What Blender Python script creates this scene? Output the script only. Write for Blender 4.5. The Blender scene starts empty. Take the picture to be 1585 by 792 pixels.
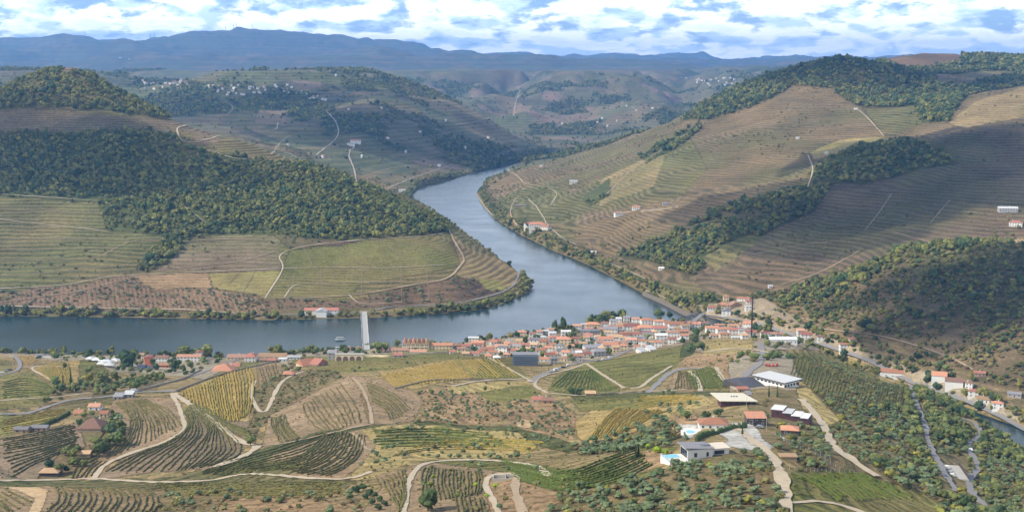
import bpy, math, random
import numpy as np
random.seed(7); RNG = np.random.default_rng(7)
S = bpy.context.scene; COL = S.collection
R = math.radians

# ------------------------------------------------------------------ camera
H, F, PITCH = 320.0, 1900.0, math.atan((396-115)/1900.0)
cam_d = bpy.data.cameras.new('camera'); cam = bpy.data.objects.new('camera', cam_d); COL.objects.link(cam)
cam.location = (0, 0, H); cam.rotation_euler = (math.pi/2-PITCH, 0, 0)
cam_d.sensor_width = 36; cam_d.lens = 36*F/1585.0; cam_d.clip_start = 1; cam_d.clip_end = 90000
S.camera = cam
CLOUDS = [(1440, 270, 2180, 560, 430), (40, 250, 2150, 330, 260), (560, 200, 4600, 900, 600), (1450, 130, 3600, 500, 300), (1500, 460, 1400, 330, 170)]   # slopes in cloud shade: survey mark, distance, extent
# ------------------------------------------------------------------ light
SUN_AZ, SUN_EL = R(-106), R(40)       # azimuth from +Y (view direction) towards +X; negative = left
sun_v = (math.sin(SUN_AZ)*math.cos(SUN_EL), math.cos(SUN_AZ)*math.cos(SUN_EL), math.sin(SUN_EL))
sd = bpy.data.lights.new('sun', 'SUN'); sd.energy = 5.0; sd.angle = R(0.53); sd.color = (1, .94, .84)
sun = bpy.data.objects.new('sun', sd); COL.objects.link(sun)
from mathutils import Vector
sun.rotation_euler = Vector(sun_v).to_track_quat('Z', 'Y').to_euler()
S.view_settings.view_transform = 'Standard'; S.view_settings.look = 'None'
S.view_settings.exposure = 0.14; S.view_settings.gamma = 1.0; S.view_settings.use_curve_mapping = False
S.cycles.max_bounces = 5; S.cycles.diffuse_bounces = 2; S.cycles.glossy_bounces = 2
S.cycles.transmission_bounces = 2; S.cycles.transparent_max_bounces = 8; S.cycles.volume_bounces = 0
S.cycles.use_adaptive_sampling = True; S.cycles.adaptive_threshold = .02
S.cycles.use_denoising = True

ORD = ['first', 'second', 'third', 'fourth', 'fifth', 'sixth', 'seventh', 'eighth', 'ninth', 'tenth', 'eleventh', 'twelfth', 'thirteenth', 'fourteenth', 'fifteenth', 'sixteenth', 'seventeenth', 'eighteenth', 'nineteenth', 'twentieth']
def ordn(i):
    n_ = i+1
    if n_ <= 20: return ORD[i]
    t = ['twenty', 'thirty', 'forty', 'fifty', 'sixty', 'seventy', 'eighty', 'ninety'][n_//10-2]
    return t+'-'+ORD[n_ % 10-1] if n_ % 10 else t[:-1]+'ieth'
class NT:
    """tiny node helper"""
    def __init__(s, tree): s.t = tree; tree.nodes.clear()
    def n(s, kind, **kw):
        nd = s.t.nodes.new(kind)
        ins = kw.pop('ins', {})
        for k, v in kw.items(): setattr(nd, k, v)
        for k, v in ins.items(): s.put(nd.inputs[k], v)
        return nd
    def put(s, sock, v):
        if isinstance(v, bpy.types.NodeSocket): s.t.links.new(v, sock)
        elif isinstance(v, bpy.types.Node): s.t.links.new(v.outputs[0], sock)
        else: sock.default_value = v
    def m(s, op, a, b=None, c=None, clamp=False):
        nd = s.t.nodes.new('ShaderNodeMath'); nd.operation = op; nd.use_clamp = clamp
        s.put(nd.inputs[0], a)
        if b is not None: s.put(nd.inputs[1], b)
        if c is not None: s.put(nd.inputs[2], c)
        return nd.outputs[0]
    def mix(s, f, a, b, blend='MIX'):
        nd = s.t.nodes.new('ShaderNodeMix'); nd.data_type = 'RGBA'; nd.blend_type = blend
        s.put(nd.inputs[0], f); s.put(nd.inputs[6], a); s.put(nd.inputs[7], b)
        return nd.outputs[2]
    def noise(s, vec, scale, detail=3, rough=.55, dim='3D'):
        nd = s.t.nodes.new('ShaderNodeTexNoise'); nd.noise_dimensions = dim
        s.put(nd.inputs['Vector'], vec); nd.inputs['Scale'].default_value = scale
        nd.inputs['Detail'].default_value = detail; nd.inputs['Roughness'].default_value = rough
        return nd.outputs[0]
    def ramp(s, f, stops, interp='LINEAR'):
        nd = s.t.nodes.new('ShaderNodeValToRGB'); s.put(nd.inputs[0], f)
        e = nd.color_ramp.elements; nd.color_ramp.interpolation = interp
        while len(e) < len(stops): e.new(.5)
        for i, (p, c) in enumerate(stops):
            e[i].position = p; e[i].color = c if len(c) == 4 else (*c, 1)
        return nd.outputs[0]
    def smooth(s, x, lo, hi):
        nd = s.t.nodes.new('ShaderNodeMapRange'); nd.interpolation_type = 'SMOOTHSTEP'
        s.put(nd.inputs[0], x); nd.inputs[1].default_value = lo; nd.inputs[2].default_value = hi
        return nd.outputs[0]

def lin(r, g, b, k=1.0):
    f = lambda c: ((c/255+.055)/1.055)**2.4 if c > 10 else c/255/12.92
    return (f(r)*k, f(g)*k, f(b)*k)

# ------------------------------------------------------------------ sky with broken cumulus
CLD = (23.0, 27.0)      # shaded and sunlit cloud
W = bpy.data.worlds.new('World'); S.world = W; W.use_nodes = True
def build_world():
    q = NT(W.node_tree)
    sky = q.n('ShaderNodeTexSky', sky_type='NISHITA', sun_disc=False, sun_elevation=SUN_EL, sun_rotation=SUN_AZ % (2*math.pi),
              altitude=400, air_density=1.0, dust_density=.6, ozone_density=1.5)
    tc = q.n('ShaderNodeTexCoord'); sep = q.n('ShaderNodeSeparateXYZ', ins={0: tc.outputs['Generated']})
    x, y, z = sep.outputs
    zc = q.m('MAXIMUM', z, 0.0)
    az = q.m('ARCTAN2', x, y)
    el = q.m('ARCSINE', zc)
    # cloud field over azimuth and a compressed elevation (rows crowd towards the horizon)
    ve = q.m('LOGARITHM', q.m('ADD', el, .05), math.e)
    wp = q.noise(q.n('ShaderNodeCombineXYZ', ins={0: q.m('MULTIPLY', az, 30.0), 1: q.m('MULTIPLY', ve, 14.0), 2: 1.0}), 1.0, 4, .6)
    def dens(dz, daz):
        X_ = q.m('MULTIPLY', q.m('ADD', az, daz), 34.0); Y_ = q.m('MULTIPLY', q.m('ADD', ve, dz), 8.5)
        vec = q.n('ShaderNodeCombineXYZ', ins={0: X_, 1: Y_, 2: 4.2})
        n1 = q.noise(vec, .75, 9, .60)
        v2 = q.n('ShaderNodeCombineXYZ', ins={0: q.m('ADD', q.m('MULTIPLY', X_, 1.7), q.m('MULTIPLY', wp, .9)), 1: q.m('ADD', q.m('MULTIPLY', Y_, 1.5), q.m('MULTIPLY', wp, .9)), 2: 2.0})
        vo = q.n('ShaderNodeTexVoronoi', feature='SMOOTH_F1', ins={'Vector': v2, 'Scale': 1.0, 'Smoothness': .35})
        return q.m('ADD', n1, q.m('MULTIPLY', q.m('SUBTRACT', .5, vo.outputs['Distance']), .20))
    d0 = dens(0, 0); d1 = dens(.11, -.008)
    low = q.smooth(el, .04, .0)
    cov = q.smooth(q.m('ADD', d0, q.m('MULTIPLY', low, .12)), .345, .49)
    lit = q.smooth(q.m('SUBTRACT', d0, d1), -.11, .08)
    thick = q.smooth(d0, .50, .66)
    lit = q.m('MULTIPLY', lit, q.m('SUBTRACT', 1.0, q.m('MULTIPLY', thick, .35)))
    cc = q.mix(lit, (CLD[0]*.62, CLD[0]*.76, CLD[0]*.98, 1), (CLD[1], CLD[1]*.99, CLD[1]*.97, 1))
    skyc = q.mix(.8, sky.outputs[0], (5.4, 9.0, 14.0, 1))
    skyc = q.mix(q.smooth(z, .08, .0), skyc, (8.6, 10.8, 13.0, 1))
    hi = q.smooth(z, .12, .6)        # overhead the sky is half blue
    fin = q.mix(cov, skyc, cc)
    fin = q.mix(hi, fin, q.mix(.45, (1.7, 3.4, 6.6, 1), (4.2, 4.7, 5.4, 1)))
    bg = q.n('ShaderNodeBackground', ins={0: fin, 1: .085})
    out = q.n('ShaderNodeOutputWorld'); q.t.links.new(bg.outputs[0], out.inputs[0])
build_world(); W.cycles.sampling_method = 'MANUAL'; W.cycles.sample_map_resolution = 512

# ------------------------------------------------------------------ object helpers
def tag(o, label=None, cat=None, group=None, kind=None):
    if label: o['label'] = label
    if cat: o['category'] = cat
    if group: o['group'] = group
    if kind: o['kind'] = kind
    return o
def link(name, me, mats=(), parent=None):
    for mt in (mats if isinstance(mats, (list, tuple)) else [mats]):
        if mt and mt.name not in me.materials: me.materials.append(mt)
    o = bpy.data.objects.new(name, me); COL.objects.link(o)
    if parent is not None: o.parent = parent
    return o
def np_mesh(name, verts, faces, smooth=False):
    """faces: (n,3) or (n,4) array, or a list of such arrays"""
    me = bpy.data.meshes.new(name); v = np.asarray(verts, np.float32)
    fl = faces if isinstance(faces, list) and np.ndim(faces[0]) == 2 else [faces]
    fl = [np.asarray(f, np.int32) for f in fl if len(f)]
    loops = np.concatenate([f.ravel() for f in fl]); tot = np.concatenate([np.full(len(f), f.shape[1], np.int32) for f in fl])
    me.vertices.add(len(v)); me.vertices.foreach_set('co', v.ravel())
    me.loops.add(len(loops)); me.loops.foreach_set('vertex_index', loops)
    me.polygons.add(len(tot)); st = np.zeros(len(tot), np.int32); st[1:] = np.cumsum(tot)[:-1]
    me.polygons.foreach_set('loop_start', st); me.polygons.foreach_set('loop_total', tot)
    me.polygons.foreach_set('use_smooth', np.full(len(tot), bool(smooth)))
    me.update(calc_edges=True)
    return me
import bmesh
def ico(sub):
    bm = bmesh.new(); bmesh.ops.create_icosphere(bm, subdivisions=sub, radius=1)
    v = np.array([x.co[:] for x in bm.verts]); f = np.array([[a.index for a in p.verts] for p in bm.faces]); bm.free(); return v, f
IC1, IC2 = ico(1), ico(2)
def empty(name, loc, rz=0):
    o = bpy.data.objects.new(name, None); COL.objects.link(o); o.location = loc; o.rotation_euler = (0, 0, rz)
    o.empty_display_size = .5
    return o
def mat(name, col, rough=.85, var=.12, scale=.4, bump=0, metal=0, spec=.3, rnd=0, hue=None):
    """plain procedural material: base colour broken up by two octaves of noise"""
    m = bpy.data.materials.new(name); m.use_nodes = True; q = NT(m.node_tree)
    tc = q.n('ShaderNodeTexCoord'); n1 = q.noise(tc.outputs['Object'], scale, 5, .6)
    k = q.m('MULTIPLY_ADD', n1, 2*var, 1-var)
    if rnd:
        oi = q.n('ShaderNodeObjectInfo'); k = q.m('MULTIPLY', k, q.m('MULTIPLY_ADD', oi.outputs['Random'], 2*rnd, 1-rnd))
    c = (*col, 1)
    if hue:
        oi = q.n('ShaderNodeObjectInfo'); r2 = q.m('FRACT', q.m('MULTIPLY', oi.outputs['Random'], 7.31))
        c = q.mix(r2, (*col, 1), (*hue, 1))
    kk = q.n('ShaderNodeCombineXYZ', ins={0: k, 1: k, 2: k})
    c = q.mix(1.0, c, kk.outputs[0], 'MULTIPLY')
    b = q.n('ShaderNodeBsdfPrincipled', ins={'Base Color': c, 'Roughness': rough, 'Metallic': metal, 'Specular IOR Level': spec})
    if bump:
        bm_ = q.n('ShaderNodeBump', ins={'Height': n1, 'Strength': bump, 'Distance': .3}); q.t.links.new(bm_.outputs[0], b.inputs['Normal'])
    o = q.n('ShaderNodeOutputMaterial'); q.t.links.new(b.outputs[0], o.inputs[0])
    return m

# ------------------------------------------------------------------ survey: where the terrain stands
CP, SP = math.cos(PITCH), math.sin(PITCH)
def ray(u, v):
    """bearing s = x/y and slope k = (z-H)/y of the line of sight to a survey mark"""
    u = np.asarray(u, float); v = np.asarray(v, float)
    a = (u-792.5)/F; b = (396-v)/F; dy = CP+b*SP
    return a/dy, (-SP+b*CP)/dy
def project(x, y, z):
    dz = z-H; dep = np.maximum(y*CP-dz*SP, 1); return 792.5+F*x/dep, 396-F*(y*SP+dz*CP)/dep

# u, v, distance
CTRL = """
-200,790,560 0,790,560 100,790,560 100,740,690 0,740,690 100,690,770 0,690,770 100,650,860 0,650,860 100,600,1010 0,600,1010 0,575,1150 100,575,1130 100,555,1320 0,552,1340
-200,690,770 -200,600,1000 -200,555,1330
250,790,550 250,745,660 250,690,770 250,650,860 250,610,980 250,585,1110 250,565,1250
400,790,540 400,740,640 390,695,730 400,650,850 400,610,960 400,585,1100 400,562,1290
550,790,520 550,740,605 550,700,690 550,660,790 550,630,850 550,585,1000 550,565,1120 550,550,1310
700,790,500 700,740,590 700,705,680 700,660,800 700,620,900 700,590,1020 700,560,1170 700,540,1370
820,790,485 820,750,550 830,700,680 820,650,820 820,610,950 820,575,1120 820,545,1300 820,525,1440
930,790,470 930,745,540 930,700,660 930,660,790 930,630,880 930,600,1000 930,570,1130 930,540,1320 930,510,1510
1040,790,440 1040,740,510 1040,690,610 1040,650,750 1040,600,950 1040,560,1150 1040,530,1330 1040,505,1530
1130,790,430 1130,740,500 1130,690,600 1130,650,740 1130,610,880 1130,570,1060 1130,540,1230 1130,515,1430 1120,500,1560
1200,790,430 1210,730,500 1210,690,600 1210,650,740 1210,600,900 1210,560,1080 1220,530,1300
1300,790,455 1300,740,550 1300,700,650 1300,650,800 1300,600,960 1290,565,1130 1300,548,1330
1400,790,500 1400,740,610 1400,700,730 1400,640,950 1390,600,1130
1500,790,620 1500,745,740 1500,700,880 1480,660,1010
1585,790,640 1585,740,830 1700,790,660 1800,740,860
1350,560,1310 1400,577,1255 1450,592,1215 1500,612,1170 1560,640,1110 1700,700,1020
50,478,1625 250,480,1622 450,485,1605 600,483,1630 700,475,1680 780,455,1750 -150,478,1625 -350,478,1625
50,450,1670 50,400,1790 50,350,1900 50,300,2000 50,250,2120 50,205,2240 50,170,2320 40,125,2420 -20,150,2400 -150,190,2450 -350,230,2500
-150,400,1790 -150,300,2000 -350,400,1790 -350,300,2050
105,108,2430 105,140,2370 160,130,2420 240,172,2400 290,195,2380 370,215,2330 450,245,2270 500,265,2230 560,288,2180 640,325,2080 690,355,2000 760,398,1900 815,431,1850
200,450,1670 200,400,1790 200,350,1900 200,300,2000 200,250,2130 200,205,2260
350,450,1680 350,400,1800 350,350,1900 350,300,2000 350,250,2180
500,455,1680 500,410,1770 500,370,1840 500,320,1980 500,290,2100
620,455,1700 620,410,1780 620,370,1850 620,345,1960
700,440,1730 700,400,1820 700,372,1900 770,430,1800
-350,330,3200 -100,285,3200 100,270,3200 250,280,3150 400,305,3000 520,330,2800
640,330,2700
300,260,3450 150,220,3600 0,190,3700 -200,190,3700
-200,125,5000 0,125,5000 0,105,6500 0,100,8000 60,110,5600 150,150,4600 200,135,5000 100,122,5200
600,280,3500 500,270,3500 400,250,3550 640,265,3850 700,250,4150 720,262,4050 800,245,4600 845,236,4850
540,215,3950 450,225,3800 350,210,3900 300,190,4000 400,170,4500 480,180,4400 560,190,4400 620,210,4300 700,225,4500 780,235,4700
350,140,5100 250,145,5000 480,150,5100 560,160,5100 300,122,5700 200,115,6000 400,112,6300 500,112,6300 600,120,6000 650,148,5600 700,168,5400 760,195,5200 820,222,5000
600,160,5000 660,185,4850
200,150,7800 400,150,7800 600,150,7600
700,200,6200 760,222,5700 820,232,5500 880,226,5700 
700,160,7200 800,180,6700 870,200,6300 930,210,6000 960,190,6300 1000,172,6700 1050,150,7200 1100,130,8000 1150,120,8500
750,135,8300 850,130,9000 950,125,9300 1000,112,10000 900,112,10500 800,110,10500 700,109,10000 600,108,9500 1100,108,10500 1200,108,10500 400,107,9000 200,106,9000
-300,107,9500
0,112,12500 300,110,12500 600,109,12500 900,108,13500 1200,108,14000 1500,108,14000 1800,108,14000 -300,110,12500
-200,75,19000 0,72,19000 60,69,19000 130,65,19000 170,66,19000 210,58,19000 260,59,19000 300,63,19000 380,60,19000 430,69,19000 510,66,19000 560,76,19000 620,83,19500 700,88,20000 780,94,21000 830,97,22000 900,92,26000 960,97,26000 1020,95,26000 1080,95,26000 1150,98,26000 1220,99,26000 1400,100,26000 1700,98,26000
100,85,16500 300,84,16500 500,88,16500 700,98,17500 950,103,21000
-200,90,26000 200,85,26000 600,100,28000 0,105,40000 800,108,40000 1600,108,40000
770,270,3560 800,262,3700 860,240,3850 900,224,3950 950,207,4000 1000,195,3950 1060,180,3900 1100,156,3850 1150,133,3800 1220,110,3750 1280,92,3650 1310,88,3600 1350,93,3650 1400,86,4300 1440,84,4400 1500,90,4500 1585,93,4500 1700,93,4500
900,240,4600 1000,240,4700 1100,215,4800 1250,180,4900 1400,150,5300 1600,140,5500 1200,150,6500 1500,130,7000
740,292,3420 760,310,3050 800,320,2780 800,290,3150 850,340,2550 850,300,2900 850,265,3350
900,370,2260 900,330,2550 900,290,2850 900,250,3350
950,390,2080 950,340,2350 950,290,2700 950,240,3300
1000,420,1900 1000,400,1980 1000,350,2180 1000,300,2480 1000,250,2900 1000,215,3300
1050,450,1720 1100,465,1640 1100,430,1780 1100,400,1890 1100,350,2050 1100,300,2320 1100,250,2700 1100,200,3200 1100,170,3550
1170,480,1560 1200,455,1640 1200,400,1840 1200,350,1990 1200,295,2230 1200,275,2480 1200,240,2700 1200,200,2930 1200,150,3300 1225,133,3400
1300,430,1670 1300,400,1780 1300,350,1920 1300,300,2070 1300,250,2280 1300,240,2330 1300,225,2620 1310,205,2800 1300,180,3000 1300,140,3330 1300,110,3500
1400,385,1600 1400,378,1760 1400,330,1930 1400,270,2160 1400,216,2430 1400,208,2700 1400,170,3000 1400,120,3500 1400,108,3800
1330,232,2380 1260,266,2270
1500,375,1590 1500,366,1740 1500,320,1880 1500,250,2120 1500,202,2350 1500,192,2600 1500,165,2830 1500,152,3000 1500,146,3350 1500,115,3800
1585,375,1590 1585,364,1740 1585,320,1850 1585,250,2120 1585,185,2430 1585,176,2650 1585,134,3000 1585,130,3350 1585,108,3900
1750,375,1590 1750,300,1900 1750,180,2450 1750,120,3000 1750,105,3900
1250,500,1470 1250,450,1610 1310,422,1640 1300,490,1450 1300,455,1550 1400,510,1360 1400,440,1480 1500,560,1245 1500,500,1330 1500,430,1450 1585,580,1190 1585,500,1300 1585,420,1440 1750,600,1170 1750,480,1330
"""
pts = np.array([[float(a) for a in p.split(',')] for p in CTRL.split()])
ps, pk = ray(pts[:, 0], pts[:, 1]); pY = pts[:, 2]; pz = H+pk*pY
# the hill the view is taken from
hid = [(0, 20, 305), (0, 60, 289), (-.4, 60, 288), (.4, 60, 288), (0, 120, 263), (-.5, 120, 258), (.5, 120, 258), (0, 250, 212), (-.5, 250, 205), (.5, 250, 208), (0, 360, 176), (-.5, 380, 160), (.5, 360, 168), (-1, 200, 228), (1, 200, 228)]
ps = np.r_[ps, [h[0] for h in hid]]; pY = np.r_[pY, [h[1] for h in hid]]; pz = np.r_[pz, [h[2] for h in hid]]
pt = np.log(pY)
C2 = .022**2
def kern(ds, dt): return np.sqrt(ds*ds+dt*dt+C2)
n = len(ps)
A = np.zeros((n+3, n+3)); A[:n, :n] = kern(ps[:, None]-ps[None], pt[:, None]-pt[None])+np.eye(n)*-.0006
A[:n, n] = 1; A[:n, n+1] = ps; A[:n, n+2] = pt; A[n:, :n] = A[:n, n:].T
w = np.linalg.solve(A, np.r_[pz, 0, 0, 0])
def rbf(s, t):
    out = np.full(s.shape, w[n])+w[n+1]*s+w[n+2]*t
    for i in range(n): out += w[i]*kern(s-ps[i], t-pt[i])
    return out

# value noise (numpy) --------------------------------------------------------
def vnoise(x, y, seed=0):
    xi = np.floor(x).astype(np.int64); yi = np.floor(y).astype(np.int64); xf = x-xi; yf = y-yi
    def h(a, b):
        q = (a*374761393+b*668265263+seed*974634777) & 0xffffffff
        q = ((q ^ (q >> 13))*1274126177) & 0xffffffff
        return ((q ^ (q >> 16)) & 0xffff)/65535.0
    u = xf*xf*xf*(xf*(xf*6-15)+10); v = yf*yf*yf*(yf*(yf*6-15)+10)
    return (h(xi, yi)*(1-u)+h(xi+1, yi)*u)*(1-v)+(h(xi, yi+1)*(1-u)+h(xi+1, yi+1)*u)*v
def fbm(x, y, o=4, seed=0, g=.5):
    r = 0; a = 1; tot = 0
    for i in range(o):
        r = r+a*vnoise(x*2**i+i*17.3, y*2**i-i*9.1, seed+i); tot += a; a *= g
    return r/tot
def sstep(a, b, x): q = np.clip((x-a)/(b-a), 0, 1); return q*q*(3-2*q)

# river outline at water level ------------------------------------------------
RIV = """-400,541 -150,541 0,545 100,549 200,553 300,553 400,551 480,548 540,545 600,540 660,535 720,528 780,522 830,515 880,508 910,500 950,495 1000,496 1050,499 1085,502
1110,508 1150,518 1200,530 1300,565 1400,603 1500,646 1560,688 1640,742 1800,840 1830,815 1660,712 1585,665 1540,649 1450,617 1370,585 1290,557 1200,523 1140,505 1105,493 1085,489
1060,487 1030,471 1000,458 950,431 900,406 850,386 800,361 765,339 742,315 736,300 748,285 780,270 810,259 850,247 880,240 915,233 960,229 960,222 915,226 878,231 848,236 838,243 800,252 740,266 690,280 655,289 640,299 643,318
660,340 700,365 740,389 790,419 822,437 829,443 820,452 800,463 770,475 720,483 650,488 600,491 560,493 500,494 420,496 300,494 150,491 0,490 -150,489 -400,489"""
rv = np.array([[float(a) for a in p.split(',')] for p in RIV.split()]); rs, rk = ray(rv[:, 0], rv[:, 1])
RY = -H/rk; RX = rs*RY
def river_sd(x, y):
    """signed distance to the shore, positive on land"""
    d2 = np.full(x.shape, 1e12); ins = np.zeros(x.shape, bool); m_ = len(RX)
    for i in range(m_):
        x0, y0, x1, y1 = RX[i-1], RY[i-1], RX[i], RY[i]; dx, dy = x1-x0, y1-y0
        k = np.clip(((x-x0)*dx+(y-y0)*dy)/(dx*dx+dy*dy), 0, 1)
        d2 = np.minimum(d2, (x-x0-k*dx)**2+(y-y0-k*dy)**2)
        ins ^= ((y0 > y) != (y1 > y)) & (x < x0+(y-y0)*dx/(y1-y0+1e-12))
    return np.sqrt(d2)*np.where(ins, -1, 1)

# terrain grid: rows by distance, columns by bearing --------------------------
tt = [math.log(40)]
while tt[-1] < math.log(30000):
    Yc = math.exp(tt[-1]); tt.append(tt[-1]+(.012 if Yc < 380 else .0026 if Yc < 1450 else .0022 if Yc < 3700 else .0034 if Yc < 6500 else .006 if Yc < 14000 else .009))
tt = np.array(tt); ss = np.arange(-.56, .5601, .00125)
TT, SS = np.meshgrid(tt, ss, indexing='ij'); YY = np.exp(TT); XX = SS*YY
ZZ = rbf(SS, TT)
near = sstep(300, 600, YY)
ny = np.clip(YY/2500, .5, 4)
rg = 1-np.abs(2*fbm(XX/420+3, YY/420, 4, 11)-1)*2          # ridges and gullies
ZZ = ZZ+near*np.minimum(ny, 1.2)*((fbm(XX/260, YY/260, 4, 3)-.5)*15+(rg-rg.mean())*np.where(YY > 1500, 8, 4)-np.where(YY > 1500, 3, 0))
ZZ = ZZ+near*(1-sstep(1150, 1400, YY))*((fbm(XX/75, YY/75, 3, 15)-.5)*7)+sstep(1700, 2000, YY)*(fbm(XX/85, YY/85, 3, 16)-.5)*9
far = np.where(SS > .13, sstep(4700, 6000, YY), sstep(3200, 4200, YY))*(1-sstep(9000, 12000, YY))
rg2 = np.abs(2*fbm(XX/1300+1.7, YY/1300+.3, 4, 23, .45)-1)
ZZ = ZZ+far*((rg2-.3)*150+(fbm(XX/330, YY/330, 4, 24, .6)-.5)*42)*sstep(0, 120, ZZ)
gap = sstep(5000, 6200, YY)*(1-sstep(10500, 12000, YY))*sstep(-.12, -.02, SS)*sstep(.22, .16, SS)
rg3 = np.abs(2*fbm(XX/820+4.4, YY/1250+2.3, 4, 71, .5)-1)
ZZ = ZZ+gap*((rg3-.22)*330)*sstep(20, 140, ZZ)
capz = H+.0024*YY+(fbm(XX/500, YY/500, 3, 29)-.5)*14
ZZ = np.where((YY > 3900) & (YY < 12500) & (SS < .13) & (ZZ > capz), capz+(ZZ-capz)*.12, ZZ)
mnt = sstep(12500, 15000, YY)
ZZ = ZZ+mnt*((np.abs(2*fbm(XX/3400, YY/3400, 5, 31)-1)-.3)*-460+(fbm(XX/900, YY/900, 4, 37)-.5)*260)
SDR = np.full(XX.shape, 9000.0); msk = (YY > 850) & (YY < 8000)
SDR[msk] = river_sd(XX[msk], YY[msk])
low_ = 1.8+np.clip(SDR, 0, 400)*.05
bankf = sstep(-2, 16, SDR)
ZZ = np.where(YY > 850, np.maximum(ZZ, low_), ZZ)
cap = 3+np.clip(SDR-4, 0, 1e4)*.95
ZZ = np.where(SDR < 300, np.minimum(ZZ, cap), ZZ)
ZZ = np.where(SDR < 0, np.maximum(-6, SDR*.25-.6), ZZ*bankf-.6*(1-bankf))
UU, VV = project(XX, YY, ZZ)

def height(x, y):
    x = np.asarray(x, float); y = np.maximum(np.asarray(y, float), 41)
    return gridz(x/y, np.log(y))
def gridz(s, t, G=None):
    G = ZZ if G is None else G
    fi = np.clip(np.interp(t, tt, np.arange(len(tt))), 0, len(tt)-1.001); fj = np.clip((s-ss[0])/(ss[1]-ss[0]), 0, len(ss)-1.001)
    i = fi.astype(int); j = fj.astype(int); a = fi-i; b = fj-j
    return (G[i, j]*(1-b)+G[i, j+1]*b)*(1-a)+(G[i+1, j]*(1-b)+G[i+1, j+1]*b)*a
def ground(u, v, ymin=380, ymax=40000):
    """survey marks -> points on the terrain (first hit of the line of sight)"""
    u = np.atleast_1d(np.asarray(u, float)); v = np.atleast_1d(np.asarray(v, float))
    s, k = ray(u, v); ts = tt[(tt > math.log(ymin)) & (tt < math.log(ymax))]
    T_ = np.broadcast_to(ts[None], (len(u), len(ts))); S_ = np.broadcast_to(s[:, None], T_.shape)
    g = gridz(S_, T_); rz = H+k[:, None]*np.exp(T_); hit = rz <= g
    idx = np.where(hit.any(1), hit.argmax(1), len(ts)-1); ib = np.maximum(idx-1, 0); r_ = np.arange(len(u))
    d0 = (rz-g)[r_, ib]; d1 = (rz-g)[r_, idx]; f_ = np.clip(d0/np.where(d0-d1 == 0, 1, d0-d1), 0, 1)
    t = ts[ib]+(ts[idx]-ts[ib])*f_; y = np.exp(t); x = s*y
    return np.stack([x, y, height(x, y)], 1)
# ------------------------------------------------------------------ land cover: fields, woods, vineyards (outlines in survey marks)
# kind: (ground colour, row colour, row amount, row spacing m, row bearing deg or None = along the contours)
LC = {
 'dry':      ((156, 134, 96), (88, 90, 52), .9, 2.4, None),
 'goldgrass':((172, 150, 102), (116, 110, 64), .75, 2.2, None),
 'scrub':    ((128, 110, 80), (82, 86, 52), .8, 3, None),
 'earth':    ((164, 134, 102), (112, 98, 68), .75, 2.2, None),
 'bareearth':((198, 168, 130), (166, 142, 108), .3, 3, None),
 'pinkearth':((130, 106, 86), (98, 86, 64), .6, 6, 20),
 'vinesoil': ((154, 130, 102), (104, 94, 68), .55, 2.0, None),
 'vinedark': ((138, 118, 96), (98, 92, 68), .55, 2.0, None),
 'vinegold': ((172, 146, 98), (120, 110, 58), .7, 2.0, None),
 'green':    ((128, 120, 72), (80, 88, 44), .9, 2.2, None),
 'greenfield':((120, 114, 68), (74, 82, 42), .9, 2.4, None),
 'dkgreen':  ((98, 98, 62), (54, 62, 36), .95, 2.0, None),  # dark grass terraces, with the shade of the slopes put into the colour
 'yellow':   ((146, 136, 82), (100, 104, 58), .5, 3, None),
 'forest':   ((74, 80, 48), (62, 70, 42), .1, 9, None),
 'terrgreen':((122, 112, 74), (58, 66, 38), 1.0, 4.2, None),
 'terrtan':  ((126, 108, 80), (66, 68, 44), .9, 3.6, None),
 'terrgold': ((156, 134, 96), (106, 100, 62), .85, 4.2, None),
 'terrbrown':((130, 112, 90), (84, 82, 58), .9, 4, None),
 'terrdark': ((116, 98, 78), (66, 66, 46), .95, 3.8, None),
 'brown':    ((104, 84, 70), (80, 72, 52), .6, 6, None),
 'pinkfield':((140, 118, 104), (112, 98, 84), .7, 9, None),
 'far':      ((112, 104, 82), (72, 78, 56), .8, 12, None),
 'fargreen': ((104, 104, 74), (68, 76, 50), .8, 12, None),
 'hillscrub':((100, 88, 68), (76, 76, 52), .4, 5, None),
 'farforest':((66, 74, 50), (56, 64, 44), .1, 12, None),
 'mount':    ((84, 82, 64), (60, 66, 50), .6, 60, None),
 'town':     ((160, 146, 124), (122, 116, 92), .4, 3, None),
 'paved':    ((176, 170, 160), (160, 154, 146), .1, 6, None),
 'bank':     ((108, 100, 70), (78, 80, 50), .6, 5, None),
}
STEP = {k: .6 for k in LC}; STEP.update({'forest': 0, 'hillscrub': 0,
 'farforest': 0, 'mount': 0, 'town': .2, 'paved': 0, 'bareearth': .2, 'pinkearth': 0, 'scrub': .4, 'vinesoil': .45, 'vinedark': .45, 'vinegold': .45})
LCN = list(LC)
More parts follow.
